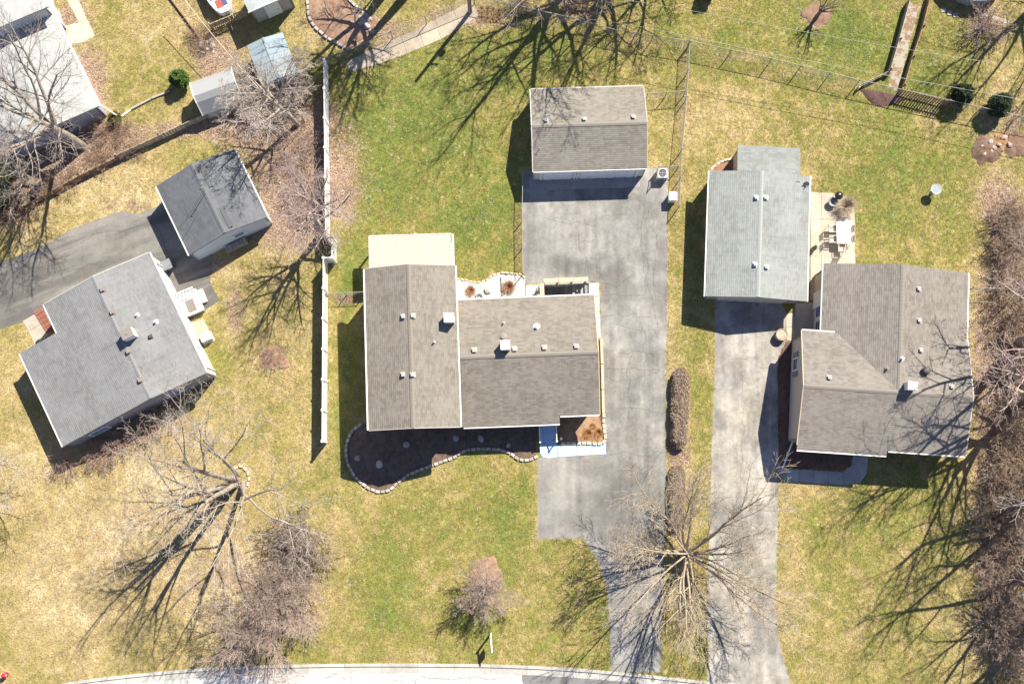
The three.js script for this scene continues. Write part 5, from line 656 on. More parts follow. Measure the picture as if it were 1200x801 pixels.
// terrace: table, chairs, grill, fire bowl
{
  const g = thing('patio_table', 'white rectangular patio table on the concrete patio', 'table', at(985.5, 275, 0)), wm = mat(0.85, 0.85, 0.84, 0.4); part('table_top', Rb(0.98, 0.05, 1.55, 0.02, 0, 0.74, 0), wm, g); for (const [x, z] of [[-0.4, -0.68], [0.4, -0.68], [-0.4, 0.68], [0.4, 0.68]]) part('leg', Cy(0.025, 0.02, 0.72, 8, x, 0.36, z), wm, g); part('apron', join([Bx(0.03, 0.06, 1.4, -0.42, 0.685, 0), Bx(0.03, 0.06, 1.4, 0.42, 0.685, 0)]), wm, g);
  const make = () => { const c = thing('patio_chair', '', 'chair', V(0, 0, 0), 0, 'chairs round the white patio table'), cm = mat(0.52, 0.44, 0.38, 0.6); part('seat', join([0, 1, 2, 3, 4].map((i) => Bx(0.46, 0.02, 0.075, 0, 0.43, -0.19 + i * 0.095))), cm, c); part('backrest', join([0, 1, 2, 3].map((i) => Bx(0.44, 0.08, 0.02, 0, 0.55 + i * 0.11, -0.25 - i * 0.02))), cm, c); for (const [x, z] of [[-0.22, -0.23], [0.22, -0.23], [-0.22, 0.2], [0.22, 0.2]]) part('leg', rod(V(x, 0, z), V(x, z < 0 ? 0.95 : 0.62, z < 0 ? z - 0.1 : z), 0.015), cm, c); for (const x of [-0.24, 0.24]) part('armrest', Bx(0.05, 0.025, 0.46, x, 0.63, 0), cm, c); return c; };
  const c0 = make(), o = g.position; [[-0.72, -0.32, Math.PI / 2, 'side'], [-0.72, 0.42, Math.PI / 2, 'side'], [0.42, -0.3, -Math.PI / 2, 'side'], [0.42, 0.4, -Math.PI / 2, 'side'], [0.05, -0.78, 0, 'end'], [-0.1, 1.05, Math.PI, 'end']].forEach(([x, z, t, k], i) => { const c = i ? c0.clone() : c0; if (i) { c.name = numbered('patio_chair'); scene.add(c); } c.position.set(o.x + x, 0.04, o.z + z); c.rotation.y = t; c.userData = { ...c0.userData, label: k === 'side' ? 'slatted patio chair at a long side of the white table' : i === 4 ? 'slatted patio chair at the table end toward the dry ornamental grass' : 'slatted patio chair at the table end toward the taupe roofed house' }; });
}
{ const g = thing('kettle_grill', 'black kettle grill on the concrete patio', 'grill', at(980, 232)); const bm = mat(0.02, 0.02, 0.022, 0.3); part('bowl', new THREE.SphereGeometry(0.28, 18, 8, 0, 6.3, Math.PI / 2, Math.PI / 2).translate(0, 0.75, 0), bm, g); part('lid', new THREE.SphereGeometry(0.285, 18, 8, 0, 6.3, 0, Math.PI / 2).scale(1, 0.75, 1).translate(0, 0.76, 0), bm, g); part('handle', rod(V(-0.08, 1.0, 0), V(0.08, 1.0, 0), 0.02), M.brownWood, g); for (let i = 0; i < 3; i++) { const a = i * 2.09; part('leg', rod(V(Math.cos(a) * 0.18, 0.55, Math.sin(a) * 0.18), V(Math.cos(a) * 0.3, 0.03, Math.sin(a) * 0.3), 0.014), M.galv, g); } }
{ const g = thing('fire_bowl', 'grey round metal fire bowl beside the kettle grill', 'fire bowl', at(974.7, 238)); part('bowl', new THREE.LatheGeometry([[0.03, 0.28], [0.2, 0.3], [0.31, 0.42], [0.33, 0.44], [0.3, 0.43], [0.18, 0.4], [0.001, 0.39]].map(([x, y]) => new THREE.Vector2(x, y)), 20), mat(0.14, 0.15, 0.16, 0.5), g); for (let i = 0; i < 4; i++) { const a = i * 1.57 + 0.4; part('leg', rod(V(Math.cos(a) * 0.2, 0.32, Math.sin(a) * 0.2), V(Math.cos(a) * 0.27, 0.03, Math.sin(a) * 0.27), 0.014), M.black, g); } }
{ const g = thing('barrel_planter', 'round wooden barrel planter of dry soil by the neighbour driveway', 'planter', at(914.5, 393)), st = [wood(0.46, 0.38, 0.3), wood(0.4, 0.33, 0.26)]; for (let i = 0; i < 18; i++) { const s = part('stave', Bx(0.14, 0.6, 0.04, 0, 0.3, 0), st[i % 2], g), a = i / 18 * 6.283; s.position.set(Math.sin(a) * 0.38, 0, Math.cos(a) * 0.38); s.rotation.y = a; } for (const y of [0.12, 0.48]) part('hoop', new THREE.TorusGeometry(0.405, 0.012, 5, 28).rotateX(Math.PI / 2).translate(0, y, 0), M.steel, g); part('soil', Cy(0.36, 0.36, 0.1, 20, 0, 0.5, 0), mulch(0.5, 0.44, 0.36), g); }
{ const g = thing('bird_bath', 'pale stone bird bath standing on the back lawn', 'bird bath', at(1092.5, 225)), sm = mat(0.36, 0.37, 0.36, 0.85); part('basin', new THREE.LatheGeometry([[0.04, 0.74], [0.2, 0.78], [0.36, 0.88], [0.37, 0.9], [0.33, 0.88], [0.18, 0.82], [0.001, 0.81]].map(([x, y]) => new THREE.Vector2(x, y)), 24), sm, g); part('pedestal', new THREE.LatheGeometry([[0.2, 0], [0.2, 0.05], [0.1, 0.12], [0.07, 0.4], [0.1, 0.7], [0.14, 0.76]].map(([x, y]) => new THREE.Vector2(x, y)), 16), sm, g); part('water', Cy(0.24, 0.24, 0.004, 20, 0, 0.852, 0), new THREE.MeshStandardMaterial({ color: RGB(0.3, 0.34, 0.35), roughness: 0.1 }), g); }
{ const g = thing('potted_shrub', 'potted plant with yellow hose ring by the wall of the taupe roofed house', 'potted plant', at(960, 343)); part('pot', new THREE.LatheGeometry([[0.001, 0], [0.16, 0], [0.22, 0.34], [0.24, 0.36], [0.2, 0.35], [0.001, 0.32]].map(([x, y]) => new THREE.Vector2(x, y)), 16), mat(0.3, 0.14, 0.08, 0.8), g); part('hose_ring', new THREE.TorusGeometry(0.24, 0.03, 6, 24).rotateX(Math.PI / 2).translate(0, 0.42, 0), mat(0.7, 0.5, 0.06, 0.5), g); part('hose_ring', new THREE.TorusGeometry(0.2, 0.03, 6, 24).rotateX(Math.PI / 2 + 0.3).translate(0.05, 0.4, 0.55), mat(0.66, 0.46, 0.06, 0.5), g); }
{ const g = thing('potted_shrub', 'small potted plant against the pale roofed garage by the patio', 'potted plant', at(952.5, 292)); part('pot', Cy(0.17, 0.13, 0.3, 14, 0, 0.19, 0), mat(0.12, 0.14, 0.12, 0.7), g); part('foliage', (() => { const l = []; for (let i = 0; i < 40; i++) { const t = new THREE.PlaneGeometry(0.06, 0.16); t.rotateX(R() * 3); t.rotateY(R() * 6); t.translate((R() - 0.5) * 0.3, 0.42 + R() * 0.22, (R() - 0.5) * 0.3); l.push(t); } return join(l); })(), mat(0.08, 0.1, 0.07, 0.8), g); }
{ const A = at(931, 512, 0.6), B = at(916.5, 551, 0.06); const o = solo('drain_pipe', rod(A, B, 0.055, 10), M.white, 'long white drain pipe lying from the taupe roofed house to the front walk', 'drain pipe'); const p = at(915.5, 553), k = thing('drain_block', 'grey concrete splash block at the end of the white drain pipe', 'splash block', p, 0.4); part('tray', Bx(0.42, 0.06, 0.75, 0, 0.04, 0), M.rock, k); for (const x of [-0.19, 0.19]) part('lip', Bx(0.05, 0.08, 0.75, x, 0.09, 0), M.rock, k); }
// above-ground pool at the top edge
{ const g = thing('above_ground_pool', 'round above-ground pool with blue cover beyond the leafy lane', 'pool', at(1139, -30)); const r = 2.35, bm = mat(0.17, 0.24, 0.32, 0.5); part('wall', new THREE.CylinderGeometry(r, r, 1.2, 40, 1, true).translate(0, 0.6, 0), mat(0.42, 0.44, 0.46, 0.5), g); part('cover', Cy(r - 0.05, r - 0.05, 0.04, 40, 0, 1.14, 0), bm, g); for (let i = 0; i < 14; i++) { const a = i / 14 * 6.283, s = part('rim_panel', Bx(1.03, 0.05, 0.2, 0, 1.22, r - 0.02), mat(0.36, 0.42, 0.48, 0.5), g); s.rotation.y = a; part('upright', Bx(0.12, 1.2, 0.08, 0, 0.6, r + 0.04), mat(0.4, 0.43, 0.46, 0.5), g).rotation.y = a + 0.224; } for (const a of [-0.35, 0.2, 0.9]) part('cover_strap', bar([Math.sin(a) * 0.4, 1.18, Math.cos(a) * 0.4], [Math.sin(a) * (r - 0.2), 1.18, Math.cos(a) * (r - 0.2)], 0.06, 0.02), M.ventGrey, g); noGrass(Array.from({ length: 24 }, (_, i) => [g.position.x + Math.cos(i / 24 * 6.283) * r, g.position.z + Math.sin(i / 24 * 6.283) * r])); }
for (const [px, py] of [[1106, 12], [1113, 15.5], [1120, 18]]) { const c = at(px, py); solo('paving_stone', Rb(0.36, 0.08, 0.34, 0.02), M.rock, 'grey paving stone in the shade of the covered pool', 'paving stone', 'stones by the pool').position.set(c.x, 0.04, c.z); }
// boat on its trailer at the top edge
{
  const f = frame([238, -30], [262, -40], [250, 16], 0.9), g = thing('trailered_boat', 'small white boat with red seats on a trailer behind the picket fence', 'boat', at(256, -6), f.ang), pts = [], n = 14, L = 3.6; 
  const hull = new THREE.Shape(); hull.moveTo(-0.75, -L / 2); hull.lineTo(0.75, -L / 2); hull.lineTo(0.78, 0.6); hull.quadraticCurveTo(0.6, 1.5, 0.25, L / 2); hull.lineTo(-0.25, L / 2); hull.quadraticCurveTo(-0.6, 1.5, -0.78, 0.6); hull.closePath(); const inner = new THREE.Path(); inner.moveTo(-0.6, -L / 2 + 0.2); inner.lineTo(0.6, -L / 2 + 0.2); inner.lineTo(0.62, 0.5); inner.lineTo(0.25, 1.2); inner.lineTo(-0.25, 1.2); inner.lineTo(-0.62, 0.5); inner.closePath(); hull.holes.push(inner);
  const hg = new THREE.ExtrudeGeometry(hull, { depth: 0.5, bevelEnabled: true, bevelSize: 0.05, bevelThickness: 0.05, bevelSegments: 2, curveSegments: 6 }); hg.rotateX(Math.PI / 2); hg.translate(0, 1.05, 0); part('hull', hg, M.white, g); part('floor', Bx(1.25, 0.05, 2.9, 0, 0.6, -0.2), mat(0.5, 0.4, 0.34, 0.8), g); for (const [x, z] of [[-0.32, -0.9], [0.32, -0.9], [-0.32, 0.1], [0.32, 0.1]]) part('seat', Rb(0.45, 0.3, 0.5, 0.08, x, 0.8, z), mat(0.42, 0.06, 0.04, 0.6), g); part('windscreen', Bx(1.1, 0.3, 0.03, 0, 1.2, 0.62), M.glass, g); part('cover', Bx(0.34, 0.1, 0.6, 0.26, 1.1, 1.1), mat(0.05, 0.08, 0.22, 0.6), g); part('deck_pad', Rb(0.5, 0.06, 0.62, 0.02, -0.15, 1.1, 1.15), mat(0.42, 0.07, 0.05, 0.6), g); part('trailer_frame', join([Bx(0.08, 0.08, 3.8, -0.5, 0.38, 0), Bx(0.08, 0.08, 3.8, 0.5, 0.38, 0), Bx(0.08, 0.08, 1.2, 0, 0.38, 2.4), Bx(1.1, 0.08, 0.08, 0, 0.38, 1.85), Bx(1.9, 0.08, 0.08, 0, 0.34, -0.6)]), M.galv, g); for (const s of [-1, 1]) { const w = part('wheel', new THREE.CylinderGeometry(0.3, 0.3, 0.2, 18).rotateZ(Math.PI / 2).translate(s * 0.95, 0.3, -0.6), M.black, g); part('rim', new THREE.CylinderGeometry(0.17, 0.17, 0.21, 12).rotateZ(Math.PI / 2).translate(s * 0.955, 0.3, -0.6), M.galv, w); }
}
for (const [px, py, t] of [[57, 5, 0.4], [65.5, 21, 0.5]]) { const g = thing('window_well', 'white rounded window well beside the white roofed house', 'window well', at(px, py), t, 'window wells of the white roofed house'); part('ring', new THREE.TorusGeometry(0.36, 0.08, 6, 18).rotateX(Math.PI / 2).translate(0, 0.2, 0), M.white, g); part('cover', Cy(0.3, 0.3, 0.02, 16, 0, 0.22, 0), mat(0.25, 0.3, 0.45, 0.2), g); }
// ---------------------------------------------------------------- bare trees and shrubs
class Wood {
  constructor() { this.p = []; this.u = []; this.i = []; }
  tube(pts, rad, sides) {
    const n = pts.length, b0 = this.p.length / 3, X = V(0, 0, 0), Y = V(0, 0, 0), T = V(0, 0, 0); let len = 0;
    for (let k = 0; k < n; k++) {
      T.subVectors(pts[Math.min(n - 1, k + 1)], pts[Math.max(0, k - 1)]).normalize(); if (k) len += pts[k].distanceTo(pts[k - 1]);
      X.set(Math.abs(T.y) > 0.9 ? 1 : 0, Math.abs(T.y) > 0.9 ? 0 : 1, 0).cross(T).normalize(); Y.crossVectors(T, X);
      for (let s = 0; s < sides; s++) { const a = s / sides * 6.2832, c = Math.cos(a) * rad[k], d = Math.sin(a) * rad[k]; this.p.push(pts[k].x + X.x * c + Y.x * d, pts[k].y + X.y * c + Y.y * d, pts[k].z + X.z * c + Y.z * d); this.u.push(s / sides, len); }
    }
    for (let k = 0; k < n - 1; k++) for (let s = 0; s < sides; s++) { const a = b0 + k * sides + s, b = b0 + k * sides + (s + 1) % sides; this.i.push(a, b, a + sides, b, b + sides, a + sides); }
  }
  geo() { const g = new THREE.BufferGeometry(); g.setAttribute('position', new THREE.Float32BufferAttribute(this.p, 3)); g.setAttribute('uv', new THREE.Float32BufferAttribute(this.u, 2)); g.setIndex(this.i); g.computeVertexNormals(); return g; }
}
const SEG = [9, 8, 6, 4, 3];
// grow one branch; o.kids: children per level, o.wob: wander, o.up: pull upward per level
function grow(o, f, into, p, d, len, rad, lvl) {
  const n = SEG[lvl], pts = [p.clone()], rs = [rad], end = lvl === 0 ? 0.4 : lvl < o.kids.length ? 0.34 : 0.5, q = p.clone(), v = d.clone(), dirs = [v.clone()];
  for (let k = 1; k <= n; k++) { v.x += (f() - 0.5) * o.wob[lvl]; v.y += (f() - 0.5) * o.wob[lvl] * 0.7 + o.up[lvl]; v.z += (f() - 0.5) * o.wob[lvl]; v.normalize(); q.addScaledVector(v, len / n); pts.push(q.clone()); dirs.push(v.clone()); rs.push(Math.max(o.min, rad * lerp(1, end, k / n))); }
  into(lvl, pts, rs);
  if (lvl >= o.kids.length) return;
  const m = Math.max(1, Math.round(o.kids[lvl] * (0.75 + f() * 0.5))), t0 = o.from[lvl]; let az = f() * 6.28;
  for (let c = 0; c < m; c++) {
    const t = c === 0 && lvl > 0 ? 1 : lerp(t0, 1, (c + f() * 0.9) / m), k = Math.min(n - 1, Math.floor(t * n)), ft = t * n - k, b = pts[k].clone().lerp(pts[k + 1], clamp(ft)), bd = dirs[Math.min(n, k + 1)], r = lerp(rs[k], rs[k + 1], clamp(ft));
    az += 2.4 + (f() - 0.5) * 0.9; const an = o.ang[lvl] * (0.7 + f() * 0.6) * (c === 0 && lvl > 0 ? 0.45 : 1), X = V(Math.abs(bd.y) > 0.9 ? 1 : 0, Math.abs(bd.y) > 0.9 ? 0 : 1, 0).cross(bd).normalize(), Y = V(0, 0, 0).crossVectors(bd, X), nd = bd.clone().multiplyScalar(Math.cos(an)).addScaledVector(X, Math.sin(an) * Math.cos(az)).addScaledVector(Y, Math.sin(an) * Math.sin(az)).normalize();
    grow(o, f, into, b, nd, (lvl === 0 ? o.limb : len * o.ratio[lvl]) * (0.7 + f() * 0.55) * (lvl > 0 ? 1.1 - 0.45 * t : 1.12 - 0.3 * (t - t0) / (1 - t0)), Math.max(o.min, r * o.rr[lvl]), lvl + 1);
  }
}
const TREE = { kids: [7, 8, 7, 6], from: [0.35, 0.25, 0.15, 0.1], ang: [0.8, 0.75, 0.75, 0.7], ratio: [0, 0.46, 0.5, 0.55], rr: [0.66, 0.6, 0.58, 0.62], wob: [0.12, 0.26, 0.34, 0.4, 0.4], up: [0.02, 0.05, 0.03, 0.02, 0.01], min: 0.008, limb: 5 };
function barkTree(name, label, px, py, o, barkM, twigM, group, lean = [0, 0]) {
  const P = { ...TREE, ...o }, f = rng(P.seed), g = thing(name, label, 'tree', at(px, py), 0, group), crown = new Wood(); let limb = null; const stems = P.stems ?? [[0, 0, 0, 1]];
  for (const [sx, sz, tilt, k] of stems) {
    const az = Math.atan2(sz, sx), d = V(Math.cos(az) * Math.sin(tilt) + lean[0], Math.cos(tilt), Math.sin(az) * Math.sin(tilt) + lean[1]).normalize();
    grow(P, f, (lvl, pts, rs) => { if (lvl === 0) { const w = new Wood(), b = pts[0].clone(); b.y -= 0.15; w.tube([b, ...pts], [rs[0] * 1.35, ...rs], 9); part('trunk', w.geo(), barkM, g); } else if (lvl === 1) { limb = new Wood(); limb.tube(pts, rs, 6); part('limb', limb.geo(), barkM, g); } else crown.tube(pts, rs, lvl === 2 ? 4 : 3); }, V(sx, 0, sz), d, P.trunk * k, P.r * k, 0);
  }
  part('crown', crown.geo(), twigM, g); return g;
}
const bGrey = bark(0.33, 0.285, 0.25), bPale = bark(0.44, 0.385, 0.335), bDark = bark(0.2, 0.165, 0.145), tGrey = mat(0.32, 0.27, 0.24, 0.9), tPink = mat(0.43, 0.325, 0.29, 0.9), tPurple = mat(0.43, 0.33, 0.27, 0.9), tPale = mat(0.47, 0.40, 0.345, 0.9), tOlive = mat(0.45, 0.37, 0.27, 0.9), tBrown = mat(0.34, 0.23, 0.165, 0.9);
// in view
barkTree('bare_shade_tree', 'big bare grey tree spreading over the white roofed house', 97, 172, { seed: 11, trunk: 6.2, r: 0.34, limb: 6.8, kids: [9, 8, 7, 5], from: [0.42, 0.25, 0.15, 0.1] }, bGrey, tGrey, null, [-0.14, -0.1]);
barkTree('bare_shade_tree', 'pale bare tree leaning over the faded blue shed', 349, 146, { seed: 23, trunk: 6.2, r: 0.19, limb: 4.0, kids: [10, 8, 7, 6], from: [0.35, 0.2, 0.15, 0.1], ang: [0.75, 0.8, 0.8, 0.7] }, bPale, tPale, null, [-0.1, -0.06]);
barkTree('bare_shade_tree', 'bare pinkish tree at the jog of the white fence', 373, 279, { seed: 37, trunk: 7.5, r: 0.24, limb: 4.2, kids: [11, 8, 7, 6], from: [0.3, 0.2, 0.1, 0.1], ang: [0.75, 0.8, 0.8, 0.7], min: 0.005 }, bGrey, tPink, null, [0.12, -0.16]);
barkTree('bare_vase_tree', 'low spreading bare tree on the strip between the two driveways', 801, 648, { seed: 41, trunk: 1.7, r: 0.34, limb: 7.3, kids: [27, 9, 8, 5], from: [0.35, 0.18, 0.15, 0.1], ang: [0.9, 0.5, 0.6, 0.65], rr: [0.44, 0.58, 0.6, 0.64], up: [0.02, 0.045, 0.035, 0.02, 0.01], wob: [0.08, 0.2, 0.3, 0.36, 0.4], ratio: [0, 0.42, 0.5, 0.55], min: 0.009 }, bark(0.40, 0.335, 0.25), tOlive);
barkTree('young_bare_tree', 'small many-stemmed bare tree in an orange mulch ring on the front lawn', 569, 688, { seed: 53, trunk: 1.9, r: 0.055, limb: 1.9, kids: [8, 7, 6, 5], min: 0.0045, from: [0.2, 0.2, 0.1, 0.1], ang: [0.5, 0.5, 0.6, 0.6], stems: [[0.1, 0, 0.35, 1], [-0.1, 0.08, 0.45, 0.95], [0.02, -0.12, 0.3, 1.05], [-0.05, 0.15, 0.5, 0.9], [0.16, 0.12, 0.55, 0.85], [-0.14, -0.08, 0.5, 0.9]] }, bark(0.36, 0.3, 0.28), tPink);
barkTree('bare_shade_tree', 'tall many-trunked bare tree ringed by stones on the straw lawn', 280, 562, { seed: 67, trunk: 9.6, r: 0.19, limb: 6.4, kids: [5, 6, 5, 4], rr: [0.66, 0.6, 0.6, 0.6], from: [0.42, 0.25, 0.15, 0.1], ang: [0.55, 0.7, 0.8, 0.7], stems: [[0.25, 0.2, 0.22, 0.95], [-0.3, 0.12, 0.22, 1.0], [-0.05, -0.25, 0.26, 0.8], [-0.15, 0.3, 0.2, 1.05], [-0.12, -0.05, 0.08, 1.1]] }, bark(0.38, 0.32, 0.27), tPale, null, [0.02, 0.03]);
barkTree('purple_bare_tree', 'purplish twiggy bare tree by the street kerb', 318, 722, { seed: 71, trunk: 2.8, r: 0.1, limb: 4.0, kids: [7, 7, 7, 5], from: [0.25, 0.2, 0.1, 0.1], ang: [0.5, 0.55, 0.6, 0.6], stems: [[0.15, 0, 0.3, 1], [-0.15, 0.1, 0.4, 1], [0, -0.2, 0.35, 0.95], [0.1, 0.25, 0.5, 0.9], [-0.25, -0.1, 0.5, 0.9]] }, bark(0.36, 0.29, 0.27), tPurple);
barkTree('pollarded_tree', 'small pollarded tree with thick stubs on a mulch ring', 957, 20, { seed: 83, trunk: 1.5, r: 0.17, limb: 2.0, kids: [6, 4, 5, 4], from: [0.4, 0.3, 0.3, 0.1], ang: [0.5, 0.5, 0.6, 0.6], ratio: [0, 0.4, 0.5, 0.5] }, bDark, tBrown);
barkTree('bare_shade_tree', 'pale bare tree at the lawn edge beyond the grey roofed house', -14, 548, { seed: 91, trunk: 4.5, r: 0.18, limb: 4.6, kids: [8, 8, 7, 5] }, bPale, tPale);
barkTree('pale_dead_tree', 'low pale tangled tree in the brush beside the white roofed house', 34, 208, { seed: 97, trunk: 2.6, r: 0.13, limb: 3.8, kids: [9, 7, 6, 5], ang: [0.95, 0.8, 0.8, 0.7], wob: [0.2, 0.5, 0.5, 0.5, 0.4] }, bark(0.5, 0.42, 0.34), mat(0.46, 0.38, 0.31, 0.9));
// tall trees along the hedgerow and beyond the back lot line: their shadows lie on the lawns
const T16 = { trunk: 8.5, r: 0.36, limb: 7.2, kids: [9, 7, 6, 4], from: [0.35, 0.25, 0.15, 0.1], rr: [0.7, 0.62, 0.6, 0.62], min: 0.012 };
barkTree('hedgerow_tree', 'tall bare tree in the hedgerow shading the taupe roof', 1188, 402, { ...T16, seed: 101, r: 0.42, trunk: 9 }, bGrey, tPink, 'bare hedgerow trees');
barkTree('hedgerow_tree', 'bare tree in the hedgerow beyond the corner of the taupe roofed house', 1192, 470, { ...T16, seed: 103, trunk: 8.3, kids: [8, 7, 6, 4] }, bGrey, tPink, 'bare hedgerow trees');
barkTree('hedgerow_tree', 'bare tree rising from the hedgerow beside the olive front lawn', 1204, 566, { ...T16, seed: 107, trunk: 8.8, kids: [8, 7, 6, 4] }, bPale, tPale, 'bare hedgerow trees');
barkTree('hedgerow_tree', 'bare tree at the sparse street end of the hedgerow', 1216, 634, { ...T16, seed: 109, trunk: 8.3, kids: [8, 7, 6, 4] }, bPale, tPale, 'bare hedgerow trees');
barkTree('hedgerow_tree', 'bare forked tree at the street corner of the hedgerow', 1212, 706, { ...T16, seed: 113, trunk: 7.8, kids: [8, 7, 6, 4] }, bPale, tPale, 'bare hedgerow trees');
const TALL = 'tall trees beyond the back lot line';
barkTree('tall_lot_line_tree', 'tall bare tree beyond the back fence, its shadow broad behind the garage', 676, -30, { ...T16, seed: 127, trunk: 7, r: 0.36, limb: 7, kids: [11, 7, 6, 5], ang: [0.6, 0.7, 0.75, 0.7] }, bDark, tGrey, TALL);
barkTree('tall_lot_line_tree', 'tall bare tree beyond the back fence shading the brown garage roof', 728, -26, { ...T16, seed: 131, trunk: 5, r: 0.36, limb: 6.8, kids: [11, 7, 6, 5], ang: [0.65, 0.75, 0.75, 0.7] }, bDark, tGrey, TALL, [0.1, 0]);
barkTree('tall_lot_line_tree', 'bare tree beyond the back fence shading the fence corner lawn', 778, -44, { ...T16, seed: 133, trunk: 4.5, r: 0.24, limb: 5.4, kids: [8, 7, 6, 4], ang: [0.7, 0.75, 0.75, 0.7] }, bDark, tGrey, TALL);
barkTree('tall_lot_line_tree', 'tall bare tree whose trunk shadow crosses the garden path', 478, -9, { ...T16, seed: 137, trunk: 7.4, r: 0.36, limb: 6.2, kids: [9, 8, 7, 5], from: [0.72, 0.2, 0.15, 0.1], ang: [0.42, 0.6, 0.7, 0.7], rr: [0.72, 0.64, 0.62, 0.64], wob: [0.05, 0.2, 0.34, 0.4, 0.4] }, bDark, tGrey, TALL);
barkTree('tall_lot_line_tree', 'tall bare tree shading the back flower bed', 456, -16, { ...T16, seed: 139, trunk: 5.5, r: 0.4, limb: 5.5, kids: [7, 6, 6, 4], from: [0.45, 0.2, 0.15, 0.1], ang: [0.95, 0.7, 0.75, 0.7] }, bDark, tGrey, TALL);
barkTree('tall_lot_line_tree', 'tall bare tree near the covered pool shading the corner lawn', 1236, -34, { ...T16, seed: 149, trunk: 7, r: 0.34, limb: 6.4, kids: [9, 7, 6, 5], ang: [0.7, 0.7, 0.75, 0.7] }, bDark, tGrey, TALL);

// shrubs: prototypes, then one clone for each plant
function shrubGeo(seed, H, spread, stems, kids, min, r = 0.022) { const f = rng(seed), w = new Wood(), P = { ...TREE, kids, min, from: [0.2, 0.15, 0.1], ang: [0.5, 0.6, 0.65], ratio: [0, 0.5, 0.55], rr: [0.7, 0.65, 0.6], wob: [0.25, 0.35, 0.4, 0.4], up: [-0.02, 0.01, 0.02, 0.01], limb: H * 0.55 }; for (let i = 0; i < stems; i++) { const a = f() * 6.28, t = spread * Math.sqrt(f()), rd = f() * 0.25; grow(P, f, (lvl, pts, rs) => w.tube(pts, rs, lvl === 0 ? 4 : 3), V(Math.cos(a) * rd, -0.05, Math.sin(a) * rd), V(Math.cos(a) * Math.sin(t), Math.cos(t), Math.sin(a) * Math.sin(t)), H * (0.75 + f() * 0.4), r, 0); } return w.geo(); }
const SG = { brush: [201, 203, 205].map((s) => shrubGeo(s, 1.9, 1.0, 26, [4, 4, 3], 0.011, 0.026)), low: [211, 213].map((s) => shrubGeo(s, 1.0, 1.05, 26, [4, 4, 3], 0.005, 0.014)), tall: [221, 223].map((s) => shrubGeo(s, 2.7, 0.85, 22, [5, 5, 3], 0.012, 0.034)) };
let shrubN = 0;
function shrub(name, kind, m, px, py, s, label, group, sy = 1) { const l = SG[kind], o = solo(name, l[shrubN++ % l.length], m, label, 'shrub', group), c = at(px, py); o.position.copy(c); o.rotation.y = R() * 6.28; o.scale.set(s * (0.9 + R() * 0.2), s * sy * (0.9 + R() * 0.2), s * (0.9 + R() * 0.2)); return o; }
const hedgeM = [mat(0.40, 0.30, 0.22, 0.9), mat(0.28, 0.2, 0.15, 0.9), mat(0.49, 0.37, 0.29, 0.9), mat(0.54, 0.43, 0.34, 0.9)], hedgeL = (y) => (y < 330 ? 'bare pinkish brown shrub in the hedgerow bordering the bird bath lawn' : y < 470 ? 'bare pinkish brown shrub in the hedgerow alongside the taupe roofed house' : 'bare pinkish brown shrub in the dense hedgerow beside the olive front lawn');
for (const [x, y, s, k] of [[1176, 246, 0.8, 0], [1172, 268, 1.0, 0], [1190, 262, 1.0, 0], [1176, 292, 1.0, 0], [1194, 300, 1.1, 1], [1176, 318, 0.9, 0], [1193, 330, 1.0, 0], [1182, 352, 1.05, 1], [1202, 358, 1.1, 0], [1186, 378, 1.1, 1], [1202, 396, 1.1, 0], [1188, 424, 1.1, 0], [1205, 440, 1.1, 1], [1192, 458, 1.15, 0], [1184, 484, 1.1, 0], [1203, 498, 1.1, 1], [1186, 512, 1.15, 0], [1174, 534, 1.1, 0], [1196, 544, 1.2, 1], [1172, 562, 1.2, 0], [1190, 578, 1.15, 1], [1168, 588, 1.1, 0], [1160, 608, 1.0, 1], [1186, 612, 1.15, 0], [1172, 630, 0.9, 0]]) shrub('hedgerow_shrub', k ? 'tall' : 'brush', hedgeM[(x + y) % 4], x + 5, y, s * (k ? 0.68 : 0.8), hedgeL(y), 'shrubs of the dense hedgerow');
for (const [x, y, s] of [[1164, 690, 0.8], [1178, 712, 0.9], [1170, 736, 1.0], [1182, 764, 0.9], [1190, 790, 1.0], [1158, 656, 0.7], [1182, 650, 0.9], [1194, 684, 0.9], [1198, 738, 0.9]]) shrub('hedgerow_shrub', 'brush', hedgeM[(x + y) % 4], x, y, s * 0.9, 'bare brown shrub at the thin street end of the hedgerow', 'thin hedgerow shrubs');
for (const [x, y, s] of [[357, 622, 1.0], [344, 645, 1.05], [366, 652, 0.9], [352, 674, 1.0], [336, 672, 0.9]]) shrub('grey_lawn_shrub', 'brush', mat(0.34, 0.275, 0.235, 0.9), x, y, s, 'dense grey brown bare shrub in the clump on the straw lawn', 'grey shrub clump', 0.9);
for (const [x, y, s] of [[340, 700, 1.0], [300, 738, 0.9], [322, 690, 0.9], [358, 712, 0.9]]) shrub('purple_thicket_shrub', 'tall', tPurple, x, y, s * 0.8, 'purplish bare shrub at the foot of the twiggy tree by the kerb', 'purple thicket shrubs');
for (const [x, y, s] of [[192, 487, 0.9], [172, 497, 1.0], [152, 512, 1.0], [133, 524, 0.9], [116, 535, 0.8], [78, 543, 0.8]]) shrub('foundation_shrub', 'low', mat(0.40, 0.27, 0.23, 0.9), x, y, s * 1.25, 'reddish bare shrub along the shaded gable of the grey roofed house', 'shrubs below the grey gable');
